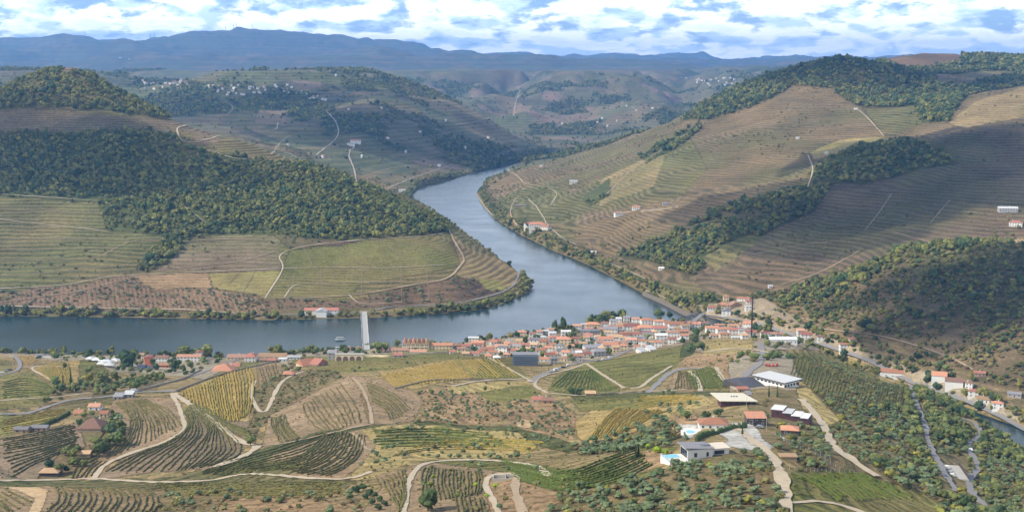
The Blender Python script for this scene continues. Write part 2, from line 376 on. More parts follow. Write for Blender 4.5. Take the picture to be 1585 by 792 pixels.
ZONES = """
terrgreen|-300,100 60,95 110,100 160,125 300,190 450,240 560,283 640,320 700,352 760,392 830,430 835,450 760,485 560,500 -300,500
forest|-300,168 -300,150 0,135 60,112 105,98 145,112 200,142 250,170 290,190 275,186 235,182 150,169 60,168
terrbrown|-300,170 60,170 235,184 290,190 330,205 300,208 272,205 200,204 0,203 -300,205
forest|-300,204 200,204 275,208 290,226 340,236 430,250 470,252 500,262 560,284 640,320 700,352 696,358 650,366 560,372 480,370 400,360 300,363 240,362 165,356 150,312 0,303 -300,302
terrgreen|288,204 330,200 450,243 480,255 430,252 380,240 340,236 300,225
terrbrown|285,194 340,212 330,222 300,224
terrgreen|-300,303 150,313 165,357 252,364 216,412 205,426 120,438 0,452 -300,458
terrbrown|255,375 300,362 425,364 432,420 310,420 216,420
forest|300,325 318,345 300,362 258,408 230,422 214,416 250,372
pinkearth|-300,456 0,452 120,438 205,426 320,422 325,445 400,458 410,470 405,487 0,477 -300,480
yellow|316,422 430,418 408,456 325,444
earth|205,427 316,422 322,444 240,450
greenfield|445,388 560,372 694,360 704,385 712,405 688,418 560,440 540,466 408,460 430,418
brown|420,362 480,371 560,373 520,380 445,388
brown|405,462 540,466 620,446 720,425 790,436 770,450 700,468 600,476 410,482
greenfield|425,448 540,440 560,462 430,462
terrgold|696,356 722,378 800,418 805,440 780,446 740,430 700,425 712,405
yellow|738,428 768,432 778,448 750,446
bank|-300,480 0,476 410,488 560,486 700,473 800,444 806,424 836,436 834,452 760,490 560,500 -300,500
terrtan|740,294 800,262 860,238 950,205 1060,178 1150,130 1280,90 1440,84 1900,84 1900,640 1585,630 1400,560 1240,520 1150,480 1060,488 900,400
terrgreen|800,290 870,262 960,215 1060,190 1100,260 1060,300 1000,320 900,330 880,378 800,345 760,318
terrtan|820,255 900,220 1060,182 1085,192 985,245 930,275 880,300
terrgold|930,280 985,250 1030,240 1010,290 950,310 930,320
forest|1055,184 1110,148 1190,110 1280,80 1345,76 1585,76 1900,76 1900,135 1585,134 1500,150 1470,190 1430,190 1415,164 1330,166 1308,156 1288,136 1225,133 1180,160 1110,184
brown|1358,88 1380,76 1500,76 1490,96 1440,106 1395,106
terrbrown|1442,116 1580,112 1520,130 1455,132
terrgreen|1332,167 1415,164 1430,190 1385,208 1365,208
terrgold|1470,190 1510,160 1585,136 1900,122 1900,176 1585,183 1500,200
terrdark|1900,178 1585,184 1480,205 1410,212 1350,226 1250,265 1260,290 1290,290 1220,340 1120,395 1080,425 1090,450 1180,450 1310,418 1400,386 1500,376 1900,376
goldgrass|1252,236 1300,216 1370,210 1335,228 1290,240 1258,248
forest|1248,268 1290,244 1332,226 1400,215 1452,230 1488,252 1400,268 1330,286 1255,276
forest|1230,288 1290,284 1262,325 1200,352 1120,400 1075,425 1000,405 950,396 1010,372 1100,330 1180,300
forest|900,308 945,276 947,302 912,320
forest|985,245 1050,208 1090,188 1088,200 1035,236 1000,252
terrgreen|1085,400 1160,360 1180,370 1110,420
scrub|1400,386 1470,376 1330,430 1240,455 1190,455
hillscrub|1900,376 1500,376 1400,386 1310,425 1180,456 1150,462 1200,482 1240,512 1320,522 1450,572 1520,592 1900,660
scrub|1200,480 1240,470 1290,500 1280,512 1230,505
scrub|1240,520 1330,500 1420,548 1500,575 1520,600 1400,575
scrub|735,298 748,292 772,318 802,345 882,378 962,405 1020,440 1075,452 1200,470 1200,492 1085,492 1040,478 950,434 850,390 765,344
forest|1080,455 1110,450 1110,482 1090,488
town|1085,470 1180,462 1240,500 1350,545 1500,600 1585,650 1560,655 1420,610 1290,560 1180,520 1100,500
farforest|735,256 790,236 845,228 848,242 790,254 735,264
farforest|690,205 790,228 760,240 700,232
fargreen|470,215 560,205 640,250 640,295 560,270 480,250
fargreen|400,190 500,200 490,240 400,220
pinkfield|397,170 440,172 438,196 392,190
fargreen|200,112 420,108 560,116 540,128 200,124
farforest|440,142 480,150 500,168 450,170 420,160
farforest|530,120 580,122 580,142 540,142
pinkfield|840,138 870,142 860,158 835,152
fargreen|600,110 720,110 720,118 600,118
dry|-300,545 1085,500 1240,512 1420,600 1900,760 1900,800 -300,800
town|0,546 300,552 420,548 560,540 700,532 800,515 900,500 1090,498 1240,512 1320,545 1250,540 1090,545 1060,532 960,548 900,560 830,560 760,545 600,555 500,560 430,575 380,572 330,588 250,580 170,575 150,560 60,556 0,550
green|-300,555 10,556 22,563 22,575 0,582 -300,590
vinesoil|24,550 54,549 60,562 40,570
green|-300,590 20,578 48,572 65,585 92,600 90,616 60,628 0,634 -300,640
vinegold|50,573 80,561 130,554 148,570 120,595 100,600 92,598
greenfield|120,555 150,556 165,575 140,590 118,594
scrub|90,600 130,595 200,585 260,585 240,605 150,612 110,622 60,632 75,622
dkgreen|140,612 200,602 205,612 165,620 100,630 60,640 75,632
green|-300,640 60,640 110,630 200,614 230,612 150,628 110,640 60,665 0,675 -300,690
yellow|0,660 60,642 110,634 90,648 40,662 0,672
vinedark|-300,690 0,676 60,667 118,652 130,672 128,690 95,700 60,742 -300,748
scrub|118,650 140,632 180,640 198,670 190,700 130,722 90,742 58,742 95,700 130,690
vinesoil|170,620 215,614 268,614 278,634 288,662 262,684 200,704 155,722 150,700 195,685 195,660 175,640
earth|150,705 190,700 162,722 146,740 110,742 130,722
vinedark|286,664 302,622 340,655 378,692 362,712 330,724 240,730 150,742 150,732 200,706 262,684
green|305,590 345,570 370,560 420,552 425,556 385,566 300,600
vinegold|276,608 305,592 345,578 395,563 398,592 390,625 384,650 360,655 330,645 296,620
vinesoil|398,563 432,560 436,580 410,600 400,598
vinedark|330,648 384,650 390,655 378,668 400,688 340,658 300,624 316,628
scrub|392,600 440,575 520,572 530,582 480,610 430,638 400,660 392,690 380,668 392,640
vinesoil|414,642 450,625 500,600 540,580 556,600 568,640 572,656 500,670 436,688 404,692 410,662
vinesoil|545,580 600,588 640,606 655,622 640,650 608,658 578,656 568,625
earth|640,604 700,598 760,610 780,650 720,656 650,650 656,625
green|450,552 560,552 700,534 745,545 790,556 700,556 600,572 540,576 450,566
vinegold|585,576 640,566 700,556 745,553 770,556 740,575 690,590 640,602 610,598
greenfield|745,553 790,556 815,580 790,590 735,588 740,570
goldgrass|690,598 740,590 820,588 830,594 770,602 700,608
green|738,606 770,600 815,594 838,608 820,615 760,622
earth|786,618 850,614 890,640 886,680 850,670 800,668 780,640
bareearth|800,645 824,650 820,662 795,660
greenfield|848,600 856,582 880,568 906,562 960,600 960,606 870,612
greenfield|910,562 940,556 1000,546 1060,532 1062,552 1035,575 1010,598 980,602 962,596
forest|1062,520 1085,510 1086,530 1070,552 1056,556 1056,540
earth|1058,552 1090,545 1230,545 1170,600 1060,572
goldgrass|1090,525 1165,522 1165,545 1090,548
vinesoil|1046,572 1066,574 1082,603 1032,604
green|1062,572 1102,565 1130,600 1086,605 1068,590
town|1130,560 1165,545 1220,545 1245,580 1240,610 1200,600 1130,605
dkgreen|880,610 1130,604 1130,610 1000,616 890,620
goldgrass|1000,612 1090,610 1110,622 1050,640 1000,640
vinegold|890,650 920,632 980,628 1050,632 1048,642 1000,660 950,680 915,690 890,675
green|880,618 1060,612 1000,632 900,636
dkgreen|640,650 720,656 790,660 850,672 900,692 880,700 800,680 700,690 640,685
scrub|885,690 950,682 1000,660 1060,640 1100,640 1080,670 1050,690 960,700 900,705
goldgrass|560,660 640,655 800,668 830,690 800,708 720,708 640,712 590,735 540,745 560,700
vinesoil|380,705 440,690 500,668 560,662 580,690 560,720 520,745 440,742 400,728 360,722
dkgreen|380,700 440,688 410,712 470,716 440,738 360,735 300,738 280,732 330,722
green|575,662 690,660 740,672 690,684 620,690 590,690
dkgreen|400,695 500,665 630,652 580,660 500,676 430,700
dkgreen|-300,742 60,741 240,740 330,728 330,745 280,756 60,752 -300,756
vinesoil|-300,755 50,755 70,752 200,756 270,760 250,792 -300,800
bareearth|0,752 60,752 76,758 72,775 60,800 40,800 55,770 30,758
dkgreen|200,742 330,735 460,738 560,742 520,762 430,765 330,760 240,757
scrub|250,765 330,760 430,765 520,762 560,770 540,800 240,800
earth|340,770 420,768 560,780 560,800 330,800
vinesoil|555,800 600,740 635,722 660,712 740,712 830,730 820,792 700,800
vinesoil|580,735 632,725 625,780 600,770
greenfield|640,714 740,708 830,720 860,735 800,735 740,722
earth|740,735 800,732 850,745 900,792 760,800 750,760
greenfield|760,705 900,728 1000,690 1050,690 1020,730 960,760 870,762 800,742
scrub|880,760 1000,740 1060,715 1150,690 1200,720 1215,800 830,800
earth|960,700 1040,695 1040,715 980,735 950,720
earth|1030,645 1080,640 1090,665 1040,672
paved|1046,655 1082,655 1076,675 1062,678
paved|1110,668 1155,660 1200,690 1180,700 1130,690 1100,700 1130,680
paved|1100,655 1160,652 1180,672 1160,680 1110,670
greenfield|1222,545 1290,545 1370,590 1420,600 1418,640 1350,640 1280,610 1240,590
scrub|1150,610 1250,600 1330,620 1430,640 1600,700 1900,720 1900,800 1220,800 1240,720 1180,680
goldgrass|1225,580 1255,600 1300,650 1280,660 1240,630
greenfield|1222,728 1330,728 1420,760 1500,790 1220,800
"""
Z2 = 2
zw, zh = int(1585*Z2), int(792*Z2)
zmap = np.full((zh, zw), -1, np.int16)
def fill(poly, val, m):
    p = np.array(poly)*Z2; x0, y0 = np.floor(p.min(0)).astype(int)-1; x1, y1 = np.ceil(p.max(0)).astype(int)+1
    x0, y0 = max(x0, 0), max(y0, 0); x1, y1 = min(x1, m.shape[1]), min(y1, m.shape[0])
    if x1 <= x0 or y1 <= y0: return
    gx, gy = np.meshgrid(np.arange(x0, x1)+.5, np.arange(y0, y1)+.5); ins = np.zeros(gx.shape, bool)
    for i in range(len(p)):
        (ax, ay), (bx, by) = p[i-1], p[i]
        if ay != by: ins ^= ((ay > gy) != (by > gy)) & (gx < ax+(gy-ay)*(bx-ax)/(by-ay))
    m[y0:y1, x0:x1][ins] = val
ZPOLY = []
for ln in ZONES.strip().split('\n'):
    k_, p_ = ln.split('|'); poly = [tuple(float(a) for a in q.split(',')) for q in p_.split()]
    ZPOLY.append((k_, poly)); fill(poly, len(ZPOLY)-1, zmap)
def zone_at(x, y, z):
    u, v = project(x, y, z); j = np.where(y > 1500, 4.2, 2.2)
    u = u+(fbm(x/14*400/np.maximum(y, 400), y/14*400/np.maximum(y, 400), 2, 5)-.5)*j*4
    v = v+(fbm(x/14*400/np.maximum(y, 400)+50, y/14*400/np.maximum(y, 400), 2, 6)-.5)*j*2
    iu = np.clip(u*Z2, 0, zw-1).astype(int); iv = np.clip(v*Z2, 0, zh-1).astype(int)
    return zmap[iv, iu]
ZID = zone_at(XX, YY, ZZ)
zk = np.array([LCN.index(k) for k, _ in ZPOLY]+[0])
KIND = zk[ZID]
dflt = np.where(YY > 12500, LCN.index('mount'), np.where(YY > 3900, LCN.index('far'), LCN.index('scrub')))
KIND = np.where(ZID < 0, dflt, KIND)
farsel = (ZID < 0) | (YY > 3900)
keep = np.isin(KIND, [LCN.index(k) for k in ('farforest', 'fargreen', 'pinkfield')])
KIND = np.where((YY > 3900) & (YY < 12500) & ~keep & (XX/YY < .14), LCN.index('far'), KIND)
KIND = np.where(YY > 12500, LCN.index('mount'), KIND)
# far country: a patchwork of woods and fields in cells
pw = fbm(XX/330, YY/420, 4, 41, .6); pw2 = vnoise(np.floor(XX/260+3*vnoise(XX/500, YY/500, 2)), np.floor(YY/330+2*vnoise(XX/400, YY/400, 8)), 77)
FAR = (KIND == LCN.index('far')) & (YY > 2600)
KIND = np.where(FAR & (pw > .59), LCN.index('farforest'), KIND)
KIND = np.where(FAR & (pw < .52) & (pw2 > .72), LCN.index('fargreen'), KIND)
KIND = np.where(FAR & (pw < .50) & (pw2 < .13), LCN.index('pinkfield'), KIND)
cg = np.array([lin(*LC[k][0]) for k in LCN]); cr = np.array([lin(*LC[k][1]) for k in LCN])
am = np.array([LC[k][2] for k in LCN]); sp = np.array([LC[k][3] for k in LCN], float)
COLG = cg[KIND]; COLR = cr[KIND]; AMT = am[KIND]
warp = (fbm(XX/90, YY/90, 3, 61)-.5)*7+(fbm(XX/24, YY/24, 2, 62)-.5)*.7
PH = (ZZ+warp*.8)/sp[KIND]
# terraces are really cut into the slope: a tread, then a bank up to the next tread
fr_ = PH-np.floor(PH); fade = sstep(3, 14, SDR)*(YY > 360)*np.where(YY > 3600, 0, 1)*sstep(.52, .42, fbm(XX/120, YY/120, 3, 64)*.8+.05+0*XX)
fade = np.maximum(fade, .35*sstep(3, 14, SDR)*(YY > 360)*(YY < 3600))
ZZ = ZZ+(sstep(.5, 1, fr_)-fr_)*sp[KIND]*np.array([STEP[k] for k in LCN])[KIND]*fade
UU, VV = project(XX, YY, ZZ)
brg = {LCN.index(k): R(LC[k][4]) for k in LCN if LC[k][4] is not None}
for kk, a_ in brg.items(): PH = np.where(KIND == kk, (XX*math.cos(a_)+YY*math.sin(a_))/LC[LCN[kk]][3], PH)
# field-to-field tone, dry and lush patches
tone = .80+.40*fbm(XX/70, YY/70, 4, 71)
tone2 = fbm(XX/190+9, YY/190, 3, 81)
COLG = COLG*tone[..., None]; COLR = COLR*tone[..., None]
grn = sstep(.52, .34, tone2)[..., None]*.4*(YY > 1500)[..., None]
COLG = COLG*(1-grn)+np.array(lin(104, 108, 64))*grn*tone[..., None]
dryp = sstep(.5, .68, tone2)[..., None]*.35
COLG = COLG*(1-dryp)+np.array(lin(150, 122, 90))*dryp*tone[..., None]
for C_ in (COLG, COLR):
    l_ = C_.mean(-1, keepdims=True); C_[:] = np.clip(l_+(C_-l_)*1.04, .005, 1)
nr, nc = ZZ.shape
ridx = np.arange(nr*nc).reshape(nr, nc)
tme = np_mesh('terrain', np.stack([XX, YY, ZZ], -1).reshape(-1, 3), np.stack([ridx[:-1, :-1], ridx[:-1, 1:], ridx[1:, 1:], ridx[1:, :-1]], -1).reshape(-1, 4), True)
def vattr(me, name, arr, kind='FLOAT'):
    a = me.attributes.new(name, kind, 'POINT')
    if kind == 'FLOAT': a.data.foreach_set('value', np.asarray(arr, np.float32).ravel())
    else:
        c = np.ones((arr.reshape(-1, 3).shape[0], 4), np.float32); c[:, :3] = arr.reshape(-1, 3); a.data.foreach_set('color', c.ravel())
vattr(tme, 'soil', COLG, 'FLOAT_COLOR'); vattr(tme, 'rows', COLR, 'FLOAT_COLOR'); vattr(tme, 'phase', PH); vattr(tme, 'amount', AMT)
def terrain_mat():
    m = bpy.data.materials.new('land_cover'); m.use_nodes = True; q = NT(m.node_tree)
    at = lambda n_: q.n('ShaderNodeAttribute', attribute_name=n_)
    geo = q.n('ShaderNodeNewGeometry'); pos = geo.outputs['Position']
    ph = at('phase').outputs['Fac']; amt = at('amount').outputs['Fac']
    w1 = q.noise(pos, .05, 3); w2 = q.noise(pos, .35, 4, .65); w3 = q.noise(pos, .012, 4, .6); w4 = q.noise(pos, 1.6, 3, .6); w5 = q.noise(pos, .09, 4, .65)
    p2 = q.m('ADD', ph, q.m('MULTIPLY', q.m('SUBTRACT', w2, .5), .22))
    saw = q.m('ABSOLUTE', q.m('SUBTRACT', q.m('MULTIPLY', q.m('FRACT', p2), 2), 1))
    st = q.smooth(saw, .3, .62)
    brk = q.smooth(q.m('ADD', w2, q.m('MULTIPLY', w3, .6)), .55, .85)    # rows thin out in places
    st = q.m('MULTIPLY', q.m('MULTIPLY', st, amt), q.m('SUBTRACT', 1.0, q.m('MULTIPLY', brk, .55)))
    c = q.mix(st, at('soil').outputs['Color'], at('rows').outputs['Color'])
    k = q.m('MULTIPLY', q.m('MULTIPLY_ADD', w2, 1.5, .25), q.m('MULTIPLY_ADD', w3, .8, .6)); k = q.m('MULTIPLY', k, q.m('MULTIPLY', q.m('MULTIPLY_ADD', w4, .5, .75), q.m('MULTIPLY_ADD', w5, .9, .55)))
    kk = q.n('ShaderNodeCombineXYZ', ins={0: k, 1: k, 2: q.m('MULTIPLY', k, .97)})
    c = q.mix(1.0, c, kk.outputs[0], 'MULTIPLY')
    # weeds and grass tufts on open ground
    tuft = q.smooth(q.noise(pos, .22, 5, .7), .56, .68)
    c = q.mix(q.m('MULTIPLY', tuft, .5), c, (*lin(96, 100, 56), 1))
    hgt = q.m('ADD', q.m('MULTIPLY', st, 1.6), q.m('MULTIPLY', w2, 1.5))
    bp = q.n('ShaderNodeBump', ins={'Height': hgt, 'Strength': .8, 'Distance': 1.0})
    b = q.n('ShaderNodeBsdfPrincipled', ins={'Base Color': c, 'Roughness': .95, 'Specular IOR Level': .1, 'Normal': bp.outputs[0]})
    o = q.n('ShaderNodeOutputMaterial'); q.t.links.new(b.outputs[0], o.inputs[0]); return m
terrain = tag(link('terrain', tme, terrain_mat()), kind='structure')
del tone, tone2, dryp, pw, pw2

# ------------------------------------------------------------------ river
def water_mat():
    m = bpy.data.materials.new('river_water'); m.use_nodes = True; q = NT(m.node_tree)
    geo = q.n('ShaderNodeNewGeometry'); pos = geo.outputs['Position']
    n1 = q.noise(pos, .22, 4, .6); n2 = q.noise(pos, .012, 3, .5)
    bp = q.n('ShaderNodeBump', ins={'Height': n1, 'Strength': .55, 'Distance': .35})
    c = q.mix(n2, (.016, .036, .034, 1), (.024, .050, .054, 1))
    b = q.n('ShaderNodeBsdfPrincipled', ins={'Base Color': c, 'Roughness': q.m('MULTIPLY_ADD', n2, .22, .10), 'IOR': 1.33, 'Specular IOR Level': .5, 'Normal': bp.outputs[0]})
    o = q.n('ShaderNodeOutputMaterial'); q.t.links.new(b.outputs[0], o.inputs[0]); return m
wx = np.linspace(-3000, 3000, 13); wy = np.linspace(900, 7800, 14)
WX, WY = np.meshgrid(wx, wy); wi = np.arange(WX.size).reshape(WX.shape)
wme = np_mesh('river', np.stack([WX, WY, WX*0], -1).reshape(-1, 3), np.stack([wi[:-1, :-1], wi[:-1, 1:], wi[1:, 1:], wi[1:, :-1]], -1).reshape(-1, 4))
tag(link('river', wme, water_mat()), kind='structure')

# ------------------------------------------------------------------ air between here and the far hills
def build_haze():
    import bmesh
    zt = max(float(ZZ.max()), H)+40; zb = float(ZZ.min())-1; yb = -60; yt = 30600; xw = 24000
    v = [(-xw, yb, zb), (xw, yb, zb), (xw, yt, zb), (-xw, yt, zb), (-xw, yb, zt), (xw, yb, zt), (xw, yt, zt), (-xw, yt, zt)]
    f = [[0, 3, 2, 1], [4, 5, 6, 7], [0, 1, 5, 4], [1, 2, 6, 5], [2, 3, 7, 6], [3, 0, 4, 7]]
    m = bpy.data.materials.new('air'); m.use_nodes = True; q = NT(m.node_tree)
    vol = q.n('ShaderNodeVolumePrincipled', ins={'Color': (.22, .50, 1.0, 1), 'Density': HAZE, 'Anisotropy': .25})
    o = q.n('ShaderNodeOutputMaterial'); q.t.links.new(vol.outputs[0], o.inputs['Volume'])
    tag(link('haze', np_mesh('haze', v, f), m), kind='stuff', label='thin blue haze hanging over the valley and far hills', cat='haze')
HAZE = 5.3e-5
build_haze()
# ------------------------------------------------------------------ roads, tracks and paths: ribbons draped over the ground
M_DIRT = mat('pale_dirt', lin(184, 166, 138), .95, .3, .35)
M_TRACK = mat('brown_dirt', lin(168, 145, 116), .95, .3, .35)
M_TAR = mat('worn_asphalt', lin(138, 132, 126), .9, .2, .4)
M_PATHFAR = mat('far_path_dirt', lin(176, 160, 140), .95, .15, .1)
xmap = np.zeros((zh, zw), bool)      # where nothing is planted: roads and building plots
def dense(pl, step=6.0):
    """smooth a polyline of survey marks (Catmull-Rom)"""
    p = np.array(pl, float); out = []
    if len(p) == 2: q = [p[0]*2-p[1], p[0], p[1], p[1]*2-p[0]]
    else: q = [p[0]*2-p[1], *p, p[-1]*2-p[-2]]
    for i in range(1, len(q)-2):
        n_ = max(2, int(np.hypot(*(q[i+1]-q[i]))/step))
        for k in range(n_):
            t = k/n_; a, b, c, d = q[i-1], q[i], q[i+1], q[i+2]
            out.append(.5*((2*b)+(c-a)*t+(2*a-5*b+4*c-d)*t*t+(3*b-a-3*c+d)*t**3))
    out.append(p[-1]); return np.array(out)
def resample(P, step):
    d = np.r_[0, np.cumsum(np.hypot(*(np.diff(P[:, :2], axis=0)).T))]
    n_ = max(2, int(d[-1]/step)+1); q = np.linspace(0, d[-1], n_)
    return np.stack([np.interp(q, d, P[:, i]) for i in range(P.shape[1])], 1)
def mark_free(pl, w, below=0):
    for (u, v) in dense(pl, 1.0):
        a, b = int(u*Z2), int(v*Z2); r_ = int(w*Z2); h_ = max(1, int(r_*.6))
        xmap[max(0, b-h_):max(0, b+h_+1+int(below*Z2)), max(0, a-r_):max(0, a+r_+1)] = True
def ribbon(name, pl, width, m, lift=.22, kind='structure', free=True, seed=0):
    P2 = dense(pl, 4)
    if free: mark_free(pl, 2.0+width*.35, below=0 if pl[0][1] < 560 else (width*1.5 if width > 4.6 else 2))
    G = ground(P2[:, 0], P2[:, 1])
    # a line of sight that jumps over a hollow is bridged, not followed
    if len(G) > 5:
        yy_ = np.pad(G[:, 1], 3, mode='edge'); ym = np.median(np.stack([yy_[i:i+len(G)] for i in range(7)]), 0); sr_ = ray(P2[:, 0], P2[:, 1])[0]; G[:, 0] = sr_*ym; G[:, 1] = ym
    dist = G[:, 1].mean(); P = resample(G[:, :2], max(2.0, dist/500))
    k_ = np.ones(5)/5
    if len(P) > 12:
        Q = P.copy(); 
        for i in range(2): Q[2:-2, i] = np.convolve(P[:, i], k_, 'valid')
        P = Q
    tg = np.gradient(P, axis=0); tg /= np.maximum(np.hypot(*tg.T), 1e-6)[:, None]; nx, ny_ = -tg[:, 1], tg[:, 0]
    width = width*(.62 if G[:, 1].mean() > 1500 else .78)
    wob = 1+.45*(vnoise(np.arange(len(P))*.23, np.full(len(P), seed+.5), 3)-.5)*2
    cols = []; offs = np.linspace(-.5, .5, 5)*width
    for o in offs:
        x = P[:, 0]+nx*o*wob; y = P[:, 1]+ny_*o*wob; cols.append(np.stack([x, y, height(x, y)], 1))
    A_ = np.stack(cols, 1); zc = A_[:, :, 2].max(1, keepdims=True)
    A_[:, :, 2] = np.maximum(A_[:, :, 2], A_[:, :, 2]*.35+zc*.65)+lift+dist/6000
    nrow = len(P); idx = np.arange(nrow*5).reshape(nrow, 5)
    me = np_mesh(name, A_.reshape(-1, 3), np.stack([idx[:-1, :-1], idx[:-1, 1:], idx[1:, 1:], idx[1:, :-1]], -1).reshape(-1, 4), True)
    return tag(link(name, me, m), kind=kind)
ROADS = """
a|tarmac_road|5.5|-40,643 0,641 40,640 75,629 110,619 165,614 205,608 245,606 272,605
d|dirt_road|6|268,608 300,630 340,660 375,685 398,690 384,702 362,713 331,723
d|dirt_road|4.5|266,610 276,628 286,655 283,668 250,686 200,702 162,720 146,740
d|dirt_road|3.6|-40,744 60,743 146,741 240,746 330,743 373,734 424,735 480,740 540,741 575,730
a|tarmac_road|5.5|205,608 240,596 290,584 330,570 370,556 400,553
a|tarmac_road|5|272,605 300,594 345,578 395,566 440,557
d|dirt_path|3.5|100,568 62,566 50,571 70,583 92,596
d|dirt_path|3|0,620 40,617 80,615 140,608
a|tarmac_road|5|20,548 30,560 28,572 5,580 -30,586
d|dirt_road|4|395,590 388,610 408,640 430,600 445,585 470,575
t|dirt_path|3|545,584 560,600 572,630 576,656
t|dirt_path|2.6|400,690 440,686 520,668 575,656
d|dirt_road|4|624,800 632,750 645,726 665,716 720,712 780,714 830,722 850,738
d|dirt_road|4|775,800 762,772 751,750 758,738 785,733 805,735
t|dirt_road|5|800,737 798,760 812,800
t|dirt_path|3.0|545,670 560,682 566,694 582,698
d|dirt_road|4|700,598 740,590 790,587 822,591
a|tarmac_road|6|822,592 835,582 868,569 905,560 940,556 980,540 1030,530
d|dirt_path|4|846,608 828,596 838,583 880,572 906,563
d|dirt_path|4|906,562 930,578 966,601
d|dirt_path|3.5|846,608 900,612 980,607 1062,603
d|dirt_path|3|755,553 790,572 825,592
a|tarmac_road|7|1003,608 1020,592 1036,578 1060,570 1085,571
d|dirt_path|4|1040,566 1010,585 990,600 975,601
d|dirt_path|4.5|1066,574 1082,590 1084,606
d|dirt_path|5|1108,568 1118,585 1140,604
a|tarmac_road|7|1160,612 1150,590 1160,575 1178,560 1180,545 1178,530
d|dirt_road|6|1095,545 1130,540 1170,542 1200,548
d|dirt_road|6.5|1150,668 1165,682 1192,702 1206,728 1214,758 1217,800
d|dirt_road|5|1110,655 1150,667
d|dirt_road|6.5|1240,618 1258,637 1275,660 1290,690 1320,714 1358,738
a|tarmac_road|5.5|1408,588 1416,618 1430,652 1440,690 1460,730 1482,762
a|tarmac_road|5.5|1540,792 1510,770 1500,745 1514,722 1502,700 1500,686 1518,672 1508,655 1490,648
d|dirt_path|4|1225,778 1270,776 1310,784 1340,796
a|railway_bed|7|1075,487 1120,492 1165,501 1210,516 1250,528 1300,545 1350,563 1400,590 1460,611 1520,634 1600,672
t|dirt_road|4|1190,490 1240,505 1300,513 1350,518 1400,530 1440,542 1475,556 1506,572
t|dirt_path|3.5|1225,487 1260,497 1300,503
d|shore_road|5|-60,474 0,474 100,476 200,478 300,480 405,488
a|shore_road|5.5|400,488 470,486 560,483 610,475 700,470 760,458 790,446 800,432 802,422 790,410
t|dirt_road|5|695,355 704,375 718,400 712,412 690,432 640,441 560,455 480,461 410,461
d|hill_track|3.5|-60,299 0,301 60,305 150,311
d|hill_track|3.5|-60,338 0,340 80,349 165,358
d|hill_track|3.5|410,462 438,415 432,396 470,382 560,372 640,367 692,361
d|hill_track|3.5|-60,450 0,447 100,441 160,430 205,426 320,421 430,416
t|hill_track|3|-60,406 0,404 100,402 150,398 200,375 250,372
t|hill_track|3|280,374 350,371 420,372
t|hill_track|3|250,418 330,410 380,403 425,390
d|hill_track|5|290,195 274,200 288,222 330,214 340,211
d|hill_track|4|288,224 330,235 370,247 400,243
t|hill_track|3.5|282,318 300,330 318,345
d|hill_track|3|430,416 520,414 600,415 690,410
d|hill_track|3|440,460 460,440 520,438 620,436
t|hill_track|1.7|470,383 480,405 490,418
t|hill_track|1.7|520,378 560,410
t|hill_track|1.7|585,372 640,408
t|hill_track|1.7|455,425 450,460
t|hill_track|1.7|497,418 497,440 498,458
t|hill_track|1.7|560,416 560,438 560,453
t|hill_track|1.7|620,408 621,436 622,470
t|hill_track|1.7|660,415 662,440 664,466
t|hill_track|1.7|370,421 352,442
t|hill_track|1.7|395,419 378,450
t|hill_track|2.6|-60,322 40,326 160,330
t|hill_track|2.6|-60,366 60,370 200,372
t|hill_track|2.6|-60,385 60,386 180,384
t|hill_track|2.6|-60,428 60,424 160,414 214,410
t|hill_track|3|0,468 60,460 130,449 205,428
t|hill_track|2.6|1100,265 1180,262 1240,256
t|hill_track|2.6|1380,300 1360,330 1340,355
t|hill_track|2.6|1470,310 1440,345
t|hill_track|2.6|1440,375 1480,372 1520,372
t|hill_track|2.6|860,262 900,268 960,262
d|hill_track|3|852,318 862,300 850,292
t|hill_track|2.6|1000,240 1080,232 1180,236
t|hill_track|2.6|1090,345 1140,335 1180,332
t|hill_track|2.6|1160,395 1240,380 1310,372
t|far_road|5|400,225 440,235 470,250
t|far_road|5|470,205 440,215 420,240
t|far_road|5|560,275 600,262 650,255
t|far_road|5|580,240 640,246 690,240
t|far_road|5|330,150 360,165 350,180
t|far_road|5|620,200 660,210 700,206
t|far_road|5|830,210 860,214 900,210
t|far_road|5|975,165 1000,175 1030,160
d|hill_track|3|540,456 560,470 620,468
d|shore_road|4|737,300 750,320 762,334
d|hill_track|4|818,309 830,320 840,335 850,350 870,368 892,379
d|hill_track|4|780,262 800,272 815,285 850,290 900,296
t|hill_track|3.5|800,350 790,330 800,305 818,300
d|hill_track|4|892,345 930,330 960,326 1000,320 1060,314
t|hill_track|3.5|940,300 960,280 990,255 1050,215 1090,190
d|hill_track|4|1326,168 1345,185 1368,211
d|hill_track|4|1250,240 1258,262 1250,290
d|hill_track|4|1240,292 1200,296 1130,312 1060,318
t|hill_track|3.5|1210,440 1260,425 1310,400 1330,388
d|hill_track|3.5|945,408 985,425 1030,445
t|hill_track|3|1295,350 1350,352 1440,375
t|hill_track|3|1000,350 1060,352 1100,345
d|far_road|7|505,172 520,190 522,212 490,240
d|far_road|7|395,205 425,205 430,190
d|far_road|7|548,228 540,240 548,262 552,285
d|far_road|6|600,292 640,275 680,262 700,255
t|far_road|7|530,214 580,212 640,226
t|far_road|6|240,118 290,122 330,128
d|far_road|7|795,180 798,160 805,140
d|far_road|7|862,196 880,190 920,186 955,180
t|far_road|6|700,195 730,190 760,183
"""
M_WALK = mat('terrace_path_stone', lin(132, 116, 90), .95, .3, .3)
rd = {'a': M_TAR, 'd': M_DIRT, 't': M_TRACK}
